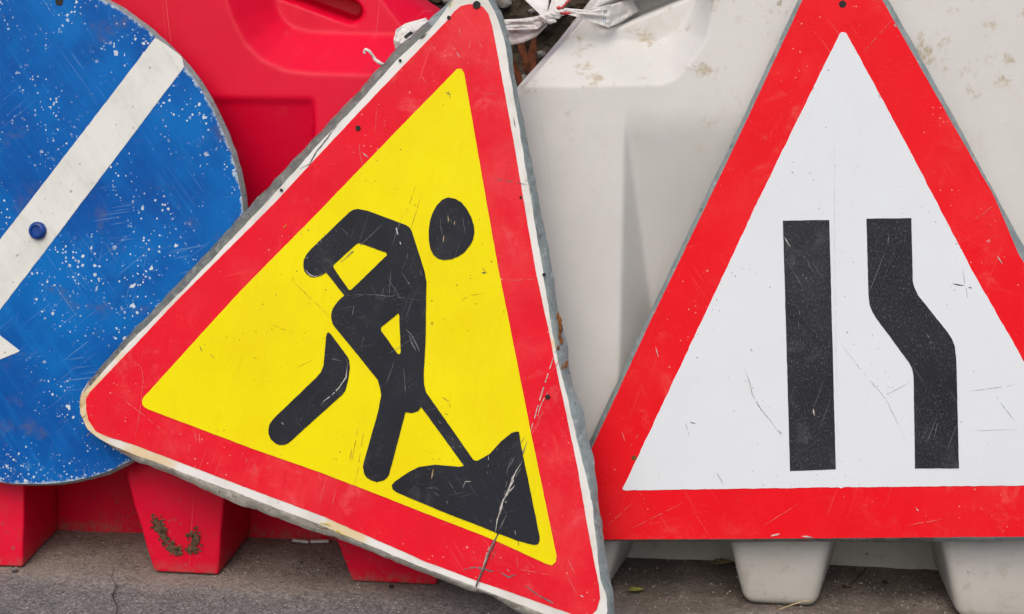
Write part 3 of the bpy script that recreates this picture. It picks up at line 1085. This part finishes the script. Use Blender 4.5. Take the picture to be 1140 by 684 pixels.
S = Sign(FY, bend)
front_y = [(503, 2), (512, -6), (525, -9), (540, -5), (551, 13), (561, 42), (564, 60), (585, 186), (604, 300), (611, 347), (621, 400), (630, 437), (642, 490), (651, 527), (659, 565), (664, 612), (667, 647), (674, 665), (675, 688), (664, 702), (648, 702), (573, 672), (527, 652), (465, 630), (365, 588), (280, 555), (190, 521), (139, 502), (112, 490), (97, 478), (90, 460), (89, 448), (93, 438), (139, 387), (198, 329), (296, 226), (350, 166), (399, 115), (442, 67), (482, 30)]
outer_y = [(497, -1), (508, -10), (525, -14), (543, -9), (557, 14), (566, 46), (569, 74), (576, 113), (592, 193), (613, 300), (618, 345), (627, 371), (634, 427), (646, 457), (652, 492), (659, 514), (663, 557), (668, 592), (675, 640), (680, 668), (682, 690), (672, 712), (650, 717), (573, 685), (545, 667), (527, 662), (505, 655), (485, 648), (445, 632), (376, 603), (336, 592), (280, 570), (249, 560), (190, 532), (139, 513), (99, 485), (85, 460), (83, 445), (86, 433), (135, 376), (178, 332), (276, 225), (336, 163), (390, 105), (433, 57), (476, 18)]
a_bl = FY.uv(90, 470); a_br = FY.uv(664, 705); a_t = FY.uv(525, -9); a_l = FY.uv(86, 440)
cen = (Vector(a_bl) + Vector(a_br) + Vector(a_t)) / 3


def side_y(p):
    if (p - Vector(FY.uv(92, 460))).length < 0.05 and p.y < a_l[1]: return 0
    # paint-covered lower fold, bare metal elsewhere
    e = Vector(a_br) - Vector(a_bl)
    s = (p - Vector(a_bl)).cross(e) / e.length
    if abs(s) < 0.05 and p.x < a_br[0] - 0.03:
        return 2
    r = Vector(a_br) - Vector(a_t)
    s2 = (p - Vector(a_t)).cross(r) / r.length
    return 3 if abs(s2) < 0.06 else 1


rust = [((92, 452), 0.11, 0.95), ((165, 508), 0.09, 0.75), ((385, 598), 0.06, 0.8), ((620, 380), 0.03, 0.6), ((130, 395), 0.06, 0.55), ((503, 3), 0.03, 0.5)]
plate = S.plate('plate', round_corners(front_y, 6), round_corners(outer_y, 5), [M['rim_paint'], M['zinc'], M['peeling_paint'], M['blue_zinc']], root, 0.017, side_y, rust, 0.0019, 0.007)
red_y = [(499, 22), (506, 13), (513, 7), (522, 5), (531, 5), (538, 8), (544, 16), (548, 29), (554, 60), (575, 176), (596, 300), (618, 403), (642, 520), (652, 580), (666, 654), (667, 668), (663, 681), (656, 688), (645, 689), (630, 683), (473, 625), (360, 575), (280, 545), (151, 496), (119, 486), (107, 480), (99, 468), (96, 455), (96, 445), (100, 437), (206, 326), (304, 228), (400, 125)]
yel = [(159, 446), (160, 443), (263, 330), (361, 230), (505, 81), (509, 77), (514, 77), (517, 82), (529, 151), (555, 300), (611, 580), (619, 619), (618.5, 626), (614, 630), (607, 628), (550, 601), (360, 527), (280, 499), (166, 456), (161, 453), (159, 450)]
och = M['ochre_scratch']
rm = [([(560, 556), (592, 508), (602, 470), (612, 430), (622, 392)], 0.0, pink),
      ([(549, 199), (566, 202), (588, 206)], 1.6, gry), ([(560, 312), (580, 312), (597, 311)], 0.9, pink), ([(540, 109), (541, 106), (552, 104)], 0.8, pink), ([(400, 160), (402, 176), (405, 186)], 1.1, pink), ([(404, 170), (410, 176)], 2.0, pal),
      ([(143, 405), (150, 402), (157, 408), (160, 420), (158, 445), (154, 470), (150, 490)], 1.0, pink), ([(125, 435), (160, 462), (190, 487)], 0.9, pink), ([(276, 508), (272, 522)], 1.4, pink), ([(217, 480), (219, 492)], 1.6, pink), ([(222, 482), (223, 494)], 1.2, pink), ([(420, 118), (418, 150)], 0.7, pink),
      ([(576, 631), (577, 634), (612, 641)], 1.2, pink), ([(575, 620), (576, 633)], 0.9, pink), ([(592, 630), (594, 632)], 3, pal), ([(564, 634), (567, 637)], 2.4, pal), ([(645, 664), (649, 666)], 3, pal), ([(630, 640), (642, 664)], 1.2, pink), ([(632, 625), (640, 640)], 1.4, pink),
      ([(511, 30), (513, 40)], 1.4, pink), ([(524, 45), (522, 55)], 1.4, pink), ([(533, 46), (537, 54)], 1.2, pink), ([(508, 58), (512, 64)], 1.2, pal), ([(470, 85), (474, 92)], 1.0, pink), ([(356, 560), (362, 540)], 0.9, pink), ([(370, 565), (374, 545)], 0.8, pink), ([(283, 512), (286, 530)], 0.8, pink),
      # flaking rim
      ([(330, 190), (345, 183), (353, 169), (366, 152), (378, 136)], 1.8, drk), ([(312, 202), (326, 203)], 1.8, drk), ([(468, 44), (476, 37)], 2.4, drk), ([(500, 9), (503, 2)], 2, M['ochre_scratch']),
      ([(97, 462), (88, 468)], 1.4, drk), ([(104, 480), (97, 485)], 1.4, M['rust']), ([(92, 440), (100, 425), (116, 407), (130, 392)], 1.8, M['rust']), ([(112, 489), (135, 502), (160, 511)], 1.8, M['rust']),
      ([(516, 634), (530, 631), (547, 636), (556, 635)], 3.0, M['grey_scratch']), ([(556, 637), (566, 643), (575, 640)], 2.6, M['grey_scratch']), ([(583, 652), (600, 664), (622, 676)], 2.6, M['grey_scratch']), ([(212, 530), (213, 536)], 1.6, drk), ([(244, 544), (245, 550)], 2.0, drk), ([(352, 582), (366, 584), (376, 592), (388, 598)], 2.4, M['ochre_scratch']), ([(346, 580), (358, 588), (372, 590)], 2.0, M['rust']),
      ([(596, 252), (600, 262)], 1.6, drk), ([(571, 130), (574, 142)], 1.4, drk),
      # cracks along the crease
      ([(621, 384), (613, 408), (604, 436), (595, 466), (588, 490)], 1.9, pal), ([(623, 400), (617, 412)], 1.0, pink), ([(610, 436), (602, 452), (598, 466)], 1.4, pal), ([(606, 455), (598, 472)], 1.2, pink), ([(602, 468), (592, 484)], 1.2, pink), ([(545, 608), (541, 622), (536, 640), (531, 652)], 2.6, pal), ([(552, 604), (547, 616)], 1.6, drk), ([(545, 616), (540, 630), (534, 646)], 1.6, gry), ([(553, 612), (546, 624)], 1.0, drk)]
S.layer('red_border', [(red_y, [])], M['red_film'], 0.0008, root, 0.007, 0.0004, rm)
ym = [([(496, 103), (502, 106)], 1.6, drk), ([(499, 101), (502, 110)], 1.2, och), ([(537, 298), (541, 303)], 3.5, och), ([(536, 304), (542, 304)], 2.4, drk), ([(491, 441), (500, 447), (502, 455)], 1.6, och), ([(495, 460), (500, 462)], 2, och),
      ([(326, 312), (360, 345), (371, 356)], 0.9, och), ([(470, 215), (456, 262)], 1.0, och), ([(464, 205), (452, 240)], 0.9, och), ([(425, 455), (424, 470)], 1.0, och), ([(400, 470), (392, 515)], 1.2, och), ([(392, 500), (390, 512)], 2.4, och), ([(408, 462), (396, 540)], 0.9, och), ([(343, 470), (330, 478)], 1.0, och), ([(320, 250), (316, 254)], 1.2, och),
      ([(223, 385), (226, 392)], 1.6, drk), ([(235, 394), (240, 400)], 1.6, och), ([(578, 496), (585, 486)], 0.8, drk), ([(588, 490), (582, 505), (577, 516)], 1.4, gry), ([(586, 499), (581, 508)], 1.0, drk), ([(556, 592), (551, 602)], 3.4, drk), ([(551, 600), (548, 606)], 2.6, drk), ([(576, 598), (577, 608)], 1.2, drk), ([(185, 452), (187, 454)], 2, drk), ([(508, 340), (520, 330), (540, 326)], 0.7, och), ([(300, 360), (330, 372)], 0.7, och), ([(330, 410), (350, 400)], 0.7, och)]
S.layer('yellow_field', [(yel, [])], M['yellow_film'], 0.0017, root, 0.007, 0.0003, ym)
body = [(399, 233), (404, 233.8), (410, 235), (452, 250.4), (456, 253), (459, 257.4), (473, 302), (475, 313.6), (474, 380), (472, 415.7), (472.5, 428), (475, 437), (527, 511.5), (530, 513), (533, 512.6), (546, 505), (558, 491.4), (569.6, 482), (574, 480.5), (578, 480.6), (580, 493), (600.5, 597.6), (600.5, 603), (598.5, 606.5), (594, 607), (577, 602.5), (496, 570.6), (442, 548), (437.5, 544.5), (436.6, 540), (440, 536), (446, 532), (456, 525), (467, 519.6), (484.6, 517.3), (498, 518.3), (511.7, 519.6), (517, 518.5), (469.5, 453), (466, 457.5), (459.5, 459.8), (452, 459), (433.5, 528.4), (431, 532), (428, 534.6), (420, 536.7), (413, 534.6), (408.5, 531.5), (406, 527.5), (404.6, 519.6), (406, 512.6), (421, 460), (425, 440), (424, 434), (421, 423), (375, 366), (371, 360.5), (369.6, 355.4), (369.6, 349), (371, 344), (377, 335.5), (384, 329), (363.8, 303.5), (358.6, 306.8), (351, 309), (346, 308), (342.5, 305.5), (339.5, 301.5), (338.5, 296.5), (339, 290), (342, 283.5), (347.6, 276.8), (389.7, 236.2), (394, 233.8)]
hA = [(400, 271), (404, 272), (430.4, 281.3), (432, 284), (391.3, 323), (389, 323), (371.5, 297.5), (372, 295), (397, 272.5)]
hB = [(443.8, 349), (444.8, 350.6), (446.4, 392), (445, 394.5), (442.7, 393.8), (424.4, 368), (424.6, 364.5)]
head = [(499.4, 220), (507, 221.5), (514, 225.6), (520, 232.5), (525, 242), (528, 251), (528.6, 259), (527, 267), (524, 273), (517.5, 281), (510, 286), (502, 289), (494, 289.6), (488, 288), (483, 284), (479.5, 277), (478, 267), (477.8, 256), (479.3, 246), (482.5, 236.5), (486.6, 229), (492.5, 222.5)]
rear = [(366, 370), (368.8, 371.8), (387, 396.5), (389.3, 401), (390, 410), (388.5, 421), (386.5, 430), (385, 435), (381.5, 439.5), (326, 489.5), (321.5, 493.5), (316.7, 495.3), (311.5, 495.3), (307, 493.4), (302.5, 489), (300, 483.7), (299.5, 478), (301, 472), (305, 466.3), (352, 421), (358, 414.5), (361, 406.6), (363.6, 376), (364.5, 371.5)]
bmk = [([(384, 330), (400, 328), (420, 328.5), (445, 331), (474, 335)], 1.1, gry), ([(374, 296), (385, 288), (398, 276), (410, 266), (425, 252), (428, 246)], 1.2, gry), ([(340, 300), (346, 306), (352, 308), (360, 305)], 1.5, pal), ([(442, 253), (444, 262)], 2.6, pal), ([(446, 269), (447, 273)], 2.2, pal), ([(380, 253), (392, 265)], 0.8, gry),
       ([(452, 366), (458, 372), (464, 384), (468, 392)], 3.2, gry), ([(455, 372), (460, 384), (464, 392)], 2.6, gry), ([(448, 300), (452, 292), (456, 280)], 0.9, gry), ([(436, 300), (434, 330)], 1.0, gry), ([(428, 320), (426, 330)], 1.0, gry), ([(410, 360), (402, 390)], 0.8, gry), ([(395, 340), (393, 352)], 1.2, gry), ([(440, 400), (430, 430)], 0.9, gry), ([(420, 400), (440, 390), (470, 370)], 0.6, gry), ([(468, 300), (470, 308)], 1.6, gry), ([(450, 410), (452, 440)], 1.0, gry),
       ([(364, 398), (382, 402)], 1.2, gry), ([(388, 404), (386, 420), (378, 432), (370, 440), (362, 446), (358, 451)], 1.8, pal), ([(386, 398), (388, 408)], 1.0, gry), ([(314, 470), (317, 473)], 2.4, pal), ([(340, 462), (330, 474)], 0.8, gry),
       ([(483, 522), (481, 533)], 2.0, M['straw']), ([(472, 543), (486, 543), (491, 546)], 0.9, gry), ([(482, 547), (490, 552)], 0.9, gry), ([(500, 535), (510, 552)], 0.9, gry), ([(517, 540), (519, 536), (526, 536)], 1.3, pal), ([(516, 543), (518, 537)], 1.6, pal), ([(544, 504), (544, 520)], 1.3, pal), ([(555, 498), (553, 503)], 1.2, gry), ([(543, 524), (543, 528)], 1.2, gry), ([(498, 557), (499, 561)], 2, gry), ([(488, 468), (492, 472)], 2, gry), ([(503, 487), (506, 490)], 2, gry),
       ([(499, 240), (500, 248)], 1.6, M['straw']), ([(507, 246), (506, 251)], 1.6, M['straw']), ([(495, 262), (494, 270)], 1.6, M['straw']), ([(498, 245), (504, 246)], 1.0, M['straw']), ([(490, 240), (494, 270)], 0.7, gry), ([(515, 240), (519, 262)], 0.8, gry),
       # crease cracks across the heap
       ([(582, 513), (577, 522), (571, 532), (570, 538), (566, 547), (561, 557), (557, 570), (554, 580), (552, 592)], 3.2, pal), ([(572, 531), (570, 540)], 4.0, pal), ([(566, 549), (574, 540)], 1.8, pal), ([(566, 553), (560, 566)], 3.0, gry), ([(565, 572), (560, 582), (556, 590)], 2.2, gry), ([(581, 520), (574, 532)], 1.6, gry), ([(567, 528), (562, 552), (556, 566)], 1.2, gry), ([(573, 590), (574, 596)], 1.4, pal), ([(548, 578), (546, 582)], 1.6, gry), ([(575, 505), (568, 520)], 1.6, gry), ([(570, 508), (564, 530)], 1.4, gry)]
S.layer('digging_figure', [(body, [hA, hB]), (head, []), (rear, [])], M['black_film'], 0.0026, root, 0.007, 0.0003, bmk)
for p, r in (((399, 143), 0.0036), ((531, 6), 0.0052), ((313.5, 212), 0.0022), ((610, 442), 0.0032), ((606, 306), 0.0024), ((580, 220), 0.0018), ((446, 68), 0.002), ((500, 20), 0.0026)):
    S.spot('bolt_hole', p, r, M['hole_dark'], root, 0.0022)
# torn seam and rust flake where the crease meets the right edge
V, Fc = [], []
for k, (p, r) in enumerate((((621, 352), .004), ((623, 358), .005), ((624, 366), .005), ((623, 374), .004), ((625, 380), .004), ((621, 388), .0035), ((618, 394), .003), ((630, 406), .004), ((626, 409), .003))):
    q = FY.uv(*p)
    blob(V, Fc, (q[0], q[1], bend(*q) - 0.002), r, k * 3.7, (0.55, 1.2, 0.5), 2)
mesh_obj('rusty_tear', V, Fc, M['rust'], root, None, False)


def tube(name, pts, r, mat, parent=None, m=None, n=8, taper=False):
    V, Fc = [], []
    P = [Vector(p) for p in pts]
    for i, p in enumerate(P):
        t = (P[min(i + 1, len(P) - 1)] - P[max(i - 1, 0)]).normalized()
        a = t.orthogonal().normalized()
        b = t.cross(a)
        rr = r * (1 - 0.7 * i / len(P)) if taper else r
        for k in range(n):
            w = 2 * math.pi * k / n
            V.append(p + a * math.cos(w) * rr + b * math.sin(w) * rr)
    for i in range(len(P) - 1):
        for k in range(n):
            Fc.append([i * n + k, i * n + (k + 1) % n, (i + 1) * n + (k + 1) % n, (i + 1) * n + k])
    Fc += [[k for k in range(n)][::-1], [(len(P) - 1) * n + k for k in range(n)]]
    o = mesh_obj(name, V, Fc, mat, parent, None, True, m)
    bm = bmesh.new(); bm.from_mesh(o.data)
    bmesh.ops.recalc_face_normals(bm, faces=bm.faces); bm.to_mesh(o.data); bm.free()
    return o


wp = []
for i, (p, h) in enumerate((((552, 600), 0.0026), ((546, 612), 0.003), ((541, 627), 0.003), ((535, 641), 0.003), ((531, 651), 0.003), ((530, 658), -0.006), ((530, 662), -0.014), ((533, 659), -0.021))):
    q = FY.uv(*p)
    wp.append(Vector((q[0], q[1], h + bend(*q))))
tube('wire', wp, 0.0012, M['wire'], root)

# ------------------------------------------------------------------ tape


def ribbon(name, L, R, dl, mat, parent, seed, n=40, w=12, crumple=0.004, idxfn=None, mats=None, m=None):
    """crumpled plastic strip between two traced edges; dl = list of depths along it"""
    L = [Vector(p) for p in L]; R = [Vector(p) for p in R]

    def along(P, t):
        x = t * (len(P) - 1); i = min(int(x), len(P) - 2)
        return P[i].lerp(P[i + 1], x - i)
    V, Fc, I = [], [], []
    for i in range(n + 1):
        t = i / n
        a, b = along(L, t), along(R, t)
        x = t * (len(dl) - 1); k = min(int(x), len(dl) - 2)
        d = dl[k] + (dl[k + 1] - dl[k]) * (x - k)
        for j in range(w + 1):
            s = j / w
            p = a.lerp(b, s)
            dd = d + crumple * (mn.noise(Vector((t * 3, s * 5, seed))) + 0.7 * math.sin(s * 9 + seed) * 0.5 + 0.5 * mn.noise(Vector((t * 12, s * 9, seed + 4))))
            V.append(loc(p.x, p.y, dd, 0))
    for i in range(n):
        for j in range(w):
            q = i * (w + 1) + j
            Fc.append([q, q + 1, q + w + 2, q + w + 1])
            I.append(idxfn(i / n, j / w) if idxfn else 0)
    o = mesh_obj(name, V, Fc, mats or mat, parent, I, True, m)
    md = o.modifiers.new('thickness', 'SOLIDIFY')
    md.thickness = 0.0005
    return o


k0 = loc(606, 17, 0.13, 0)
tm = BM.copy()
tape = empty('warning_tape', BM, 'knotted white and red plastic tape tied at the white barrier corner', 'tape')
T = M['tape']; TR = M['tape_red']; TI = M['tape_ink']
ribbon('tape_tail', [(628, 9), (650, 11), (668, 8), (680, 5)], [(627, 15), (645, 20), (662, 26), (679, 31)], [0.135, 0.13, 0.14, 0.15], None, tape, 1.3, 40, 14, 0.0034, lambda t, s: 2 if (0.78 < t < 0.88 and (0.15 < s < 0.4 or 0.55 < s < 0.85) and int(t * 40) % 2) else 0, [T, TR, TI])
ribbon('tape_end', [(678, 6), (688, 3), (704, -2)], [(679, 30), (690, 26), (712, 12)], [0.15, 0.17, 0.215], None, tape, 8.1, 20, 10, 0.004, None, [T])
ribbon('tape_tail', [(560, 22), (580, 21), (594, 19), (606, 16)], [(561, 34), (582, 33), (598, 33), (609, 24)], [0.16, 0.15, 0.14, 0.13], None, tape, 2.7, 40, 14, 0.0034, lambda t, s: 1 if (t > 0.85 and 0.6 < s < 0.9) else 0, [T, TR, TI])
ribbon('tape_tail', [(563, 33), (580, 34), (595, 32), (606, 25)], [(566, 51), (582, 48), (597, 41), (609, 29)], [0.17, 0.16, 0.15, 0.135], None, tape, 3.9, 40, 12, 0.0034, None, [T])
ribbon('tape_tail', [(570, -14), (588, 4), (603, 18)], [(612, -14), (611, 4), (609, 17)], [0.19, 0.16, 0.13], None, tape, 4.4, 36, 14, 0.0034, lambda t, s: 0, [T, TR, TI])
ribbon('tape_tail', [(618, -14), (613, 4), (609, 15)], [(648, -14), (630, 6), (616, 17)], [0.17, 0.15, 0.13], None, tape, 5.8, 36, 12, 0.0034, lambda t, s: 1 if s > 0.78 and t > 0.3 else 0, [T, TR, TI])
V, Fc = [], []
for k, (p, r) in enumerate((((607, 20), .007), ((612, 18), .0075), ((618, 17), .007), ((623, 14), .0065), ((613, 23), .006))):
    blob(V, Fc, loc(*p, 0.128, 0), r, k * 5.1, (1.2, 0.8, 0.8), 3)
mesh_obj('knot', V, Fc, T, tape)
V, Fc = [], []
blob(V, Fc, loc(629, 15, 0.126, 0), .006, 3, (1.3, 0.6, 0.35), 2); blob(V, Fc, loc(622, 9, 0.126, 0), .004, 9, (0.8, 0.6, 0.7), 2)
mesh_obj('red_fold', V, Fc, TR, tape)

scrap = ribbon('tape_scrap', [(440, 55), (438, 45), (441, 33), (452, 26), (474, 20)], [(447, 57), (452, 50), (458, 44), (466, 38), (482, 30)], [0.10, 0.095, 0.10, 0.11, 0.13], None, None, 6.6, 40, 14, 0.0022, lambda t, s: 1 if (0.40 < t < 0.66 and 0.52 < s < 0.72) else 0, [T, M['black_plastic']], BM)
tag(scrap, 'crumpled white tape scrap showing above the upper left edge of the yellow sign', 'tape')
cur = []
for p in ((431, 74), (424, 71), (418, 67), (415, 62), (411, 57), (407, 55), (405, 58), (407, 61)):
    cur.append(loc(*p, 0.088, 0))
cs = []
for i in range(len(cur) - 1):
    for k in range(5): cs.append(cur[i].lerp(cur[i + 1], k / 5))
V, Fc = [], []
for i, p in enumerate(cs):
    w = 0.0026 * (1 - 0.45 * i / len(cs))
    t = (cs[min(i + 1, len(cs) - 1)] - cs[max(0, i - 1)]).normalized()
    nr = Vector((-t.z, 0.5 * math.sin(i * 0.5), t.x)).normalized()
    V += [p - nr * w, p + nr * w]
for i in range(len(cs) - 1):
    Fc.append([2 * i, 2 * i + 1, 2 * i + 3, 2 * i + 2])
sh = mesh_obj('tape_shred', V, Fc, T, None, None, True, BM)
sh.modifiers.new('thickness', 'SOLIDIFY').thickness = 0.0006
tag(sh, 'thin curled white shred of tape against the red barrier', 'tape')

# ------------------------------------------------------------------ small litter


def leaf(name, px, size, ang, mat, label, cat='leaf', z=0.003, width=0.5, base=None, pitch=0.0, group=None, curl=0.25):
    V, Fc = [], []
    n, w = 14, 6
    for i in range(n + 1):
        t = i / n
        hw = width * math.sin(math.pi * min(1, t * 0.96 + 0.03)) ** 0.8 * (1 - 0.25 * t) * (1 + 0.12 * math.sin(t * 26))
        for j in range(w + 1):
            s = j / w * 2 - 1
            zz = curl * (abs(s) ** 1.6 * hw * 0.8 + 0.35 * (t - 0.5) ** 2) + 0.03 * mn.noise(Vector((t * 5, s * 3, ang)))
            V.append(((t - 0.5) * size, s * hw * size * 0.5, zz * size))
    for i in range(n):
        for j in range(w):
            q = i * (w + 1) + j
            Fc.append([q, q + w + 1, q + w + 2, q + 1])
    o = mesh_obj(name, V, Fc, mat)
    o.modifiers.new('thickness', 'SOLIDIFY').thickness = 0.0005
    g = base if base is not None else gnd(*px)
    o.matrix_world = Matrix.Translation(world(g) + Vector((0, 0, z))) @ Matrix.Rotation(math.radians(ang), 4, 'Z') @ Matrix.Rotation(math.radians(pitch), 4, 'X')
    tag(o, label, cat, group)
    return o


leaf('leaf', (708, 658), 0.022, 12, M['leaf_green'], 'small yellow-green leaf on the ground left of the white barrier foot', z=0.001, width=0.75)
leaf('leaf', (804, 628), 0.034, 4, M['leaf_dry'], 'withered tan leaf on the ground beside the white barrier foot', z=0.001, width=0.62)
# rusty dry leaves on the bank behind the gap
for i, (p, s, a, pt, lab) in enumerate((
        ((583, 62), 0.075, 78, 75, 'rust brown dry leaf in the gap under the knotted tape'),
        ((592, 72), 0.085, 95, 70, 'rust brown dry leaf in the gap beside the white barrier edge'),
        ((576, 84), 0.07, 70, 80, 'rust brown dry leaf low in the gap beside the yellow sign'))):
    b = loc(*p, 0.30, 0)
    o = leaf('dry_leaf', p, s, 0, M['leaf_rusty'], lab, 'leaf', 0, 0.17, b, 0, 'dry leaves in the gap behind the tape')
    o.matrix_world = Matrix.Translation(world(b)) @ Matrix.Rotation(math.radians(a), 4, 'Y') @ Matrix.Rotation(math.radians(90), 4, 'X')

st = [gnd(872, 684, 0.004), gnd(884, 676, 0.010), gnd(895, 672, 0.012), gnd(904, 669, 0.012)]
st = [loc(866, 683, -0.012, 0.0), loc(880, 674, -0.006, 0.0), loc(893, 670, -0.005, 0.0), loc(905, 668, -0.004, 0.0)]
for p in st: p.z = max(p.z, 0.002)
o = tube('straw', st, 0.0008, M['straw'], None, BM)
tag(o, 'pale straw lying against the bottom of the white barrier foot', 'straw')
o = tube('twig', [gnd(938, 652, .003), gnd(946, 653, .004), gnd(953, 646, .004), gnd(958, 640, .004), gnd(964, 633, .003)], 0.0022, M['twig'], None, BM, 8, True)
tag(o, 'crooked brown twig on the dirt between two white barrier feet', 'twig')
# broken white plastic strip, two short pieces
for i, (a, b, lab) in enumerate((((326, 600), (344, 602), 'short white plastic strip on the ground beside the middle red foot'), ((345.5, 601.5), (366, 601), 'short white plastic strip on the ground, partly hidden by the yellow sign edge'))):
    p, q = gnd(*a, 0.004), gnd(*b, 0.004)
    t = (q - p).normalized(); nr = Vector((-t.y, t.x, 0)) * 0.003
    up = Vector((0, 0, 0.004))
    c = [p - nr - up, q - nr - up, q + nr - up, p + nr - up, p - nr, q - nr, q + nr, p + nr]
    o = mesh_obj('plastic_strip', c, [[0, 3, 2, 1], [4, 5, 6, 7], [0, 1, 5, 4], [1, 2, 6, 5], [2, 3, 7, 6], [3, 0, 4, 7]], M['white_plastic_bit'], None, None, False, BM)
    bv = o.modifiers.new('bevel', 'BEVEL'); bv.width = 0.001; bv.segments = 2
    tag(o, lab, 'plastic strip', 'broken white plastic strip pieces')
# a few little pebbles one can make out
for i, (p, r, lab) in enumerate((((436, 653), .0034, 'dark pebble on the dirt below the tilted yellow sign'), ((740, 649), .0022, 'pale pebble on the dark dirt, upper of three by the green leaf'), ((742, 661), .0024, 'pale pebble on the dark dirt, lowest of three by the green leaf'), ((749, 657), .0018, 'pale pebble on the dark dirt, rightmost of three by the green leaf'), ((16, 634.5), .004, 'pale pebble beside the bottom of the leftmost red foot'), ((985, 648), .0032, 'dark pebble on the dirt between the white feet'))):
    V, Fc = [], []
    blob(V, Fc, (0, 0, 0), r, i * 3.1, (1.3, 1, 0.7), 2)
    o = mesh_obj('pebble', V, Fc, M['hole_dark'] if 'dark pebble' in lab else M['stone'])
    o.matrix_world = Matrix.Translation(world(gnd(*p, r * 0.5)))
    tag(o, lab, 'pebble', 'pebbles on the road')
# grit
V, Fc = [], []
for k in range(2600):
    u = random.uniform(-1.0, 1.0)
    d = random.gauss(0.03, 0.10)
    if d > 0.17 or d < -0.35: continue
    r = random.choice((0.0006, 0.0007, 0.0009, 0.0012, 0.0017))
    b = len(V)
    c = Vector((u, d, r * 0.3 - 0.001))
    rot = [Vector((random.gauss(0, 1), random.gauss(0, 1), random.gauss(0, 1))).normalized() for _ in range(6)]
    pts = [Vector((1, 0, 0)), Vector((-1, 0, 0)), Vector((0, 1, 0)), Vector((0, -1, 0)), Vector((0, 0, 1)), Vector((0, 0, -1))]
    for p, q in zip(pts, rot): V.append(c + (p + q * 0.35) * r)
    for f in ((0, 2, 4), (2, 1, 4), (1, 3, 4), (3, 0, 4), (2, 0, 5), (1, 2, 5), (3, 1, 5), (0, 3, 5)): Fc.append([b + i for i in f])
o = mesh_obj('grit', V, Fc, M['grit'], None, None, False, BM)
tag(o, 'loose grit and sand scattered on the road below the barriers', 'grit', kind='stuff')
# clods on the bank
V, Fc = [], []
for k in range(420):
    u = random.uniform(-0.35, 0.45); s = random.uniform(0.02, 0.8)
    d = 0.50 + 1.1 * s; z = 1.25 * (1 - (1 - s) ** 1.9)
    blob(V, Fc, (u, d - 0.03, z + 0.01), random.choice((0.006, 0.009, 0.012, 0.016, 0.022)), k * 1.3, (1.2, 1, 0.8), 2)
o = mesh_obj('rubble', V, Fc, [M['soil'], M['stone'], M['twig']], None, [(0, 1, 0, 0, 1, 2, 0, 1)[(i // 320) % 8] for i in range(len(Fc))], False, BM)
tag(o, 'dark broken earth and rubble on the bank in the gap', 'rubble', kind='stuff')

# ------------------------------------------------------------------ light
SUN_EL, SUN_AZ = math.radians(52), math.radians(-14)   # overcast: soft light from above, in front and a little left
w = bpy.data.worlds.new('World')
SC.world = w
w.use_nodes = True
nt = w.node_tree
sky = nt.nodes.new('ShaderNodeTexSky')
sky.sky_type = 'NISHITA'
sky.sun_disc = False
sky.sun_elevation = SUN_EL
# direction towards the sun
sd = Vector((math.sin(SUN_AZ) * math.cos(SUN_EL), -math.cos(SUN_AZ) * math.cos(SUN_EL), math.sin(SUN_EL)))
sky.sun_rotation = math.atan2(sd.x, sd.y)
sky.dust_density = 6
sky.air_density = 1.0
sky.ozone_density = 0.6
bg = nt.nodes['Background']
nt.links.new(sky.outputs[0], bg.inputs[0])
bg.inputs[1].default_value = 0.14
sl = bpy.data.lights.new('sun', 'SUN')
sl.energy = 1.1
sl.angle = math.radians(70)
sl.color = (1.0, 0.985, 0.96)
so = bpy.data.objects.new('sun', sl)
COL.objects.link(so)
so.rotation_euler = sd.to_track_quat('Z', 'Y').to_euler()
so.location = (0, -3, 4)

SC.view_settings.view_transform = 'Standard'
SC.view_settings.look = 'None'
SC.view_settings.gamma = 1
SC.view_settings.exposure = -0.17
SC.view_settings.use_curve_mapping = False

# clearances (metres), printed while building
for nm, px in (('left corner', (90, 450)), ('left edge low', (139, 512)), ('right edge', (655, 500)), ('apex', (525, -9))):
    q = FY.uv(*px); p = FY.m @ Vector((q[0], q[1], -0.017))
    print(nm, 'to disc %.3f' % (p - FD.o).dot(FD.N), 'to lane %.3f' % (p - FR.o).dot(FR.N), 'face', round(LEAN * p.z - p.dot(EY), 3), 'z %.3f' % p.z)
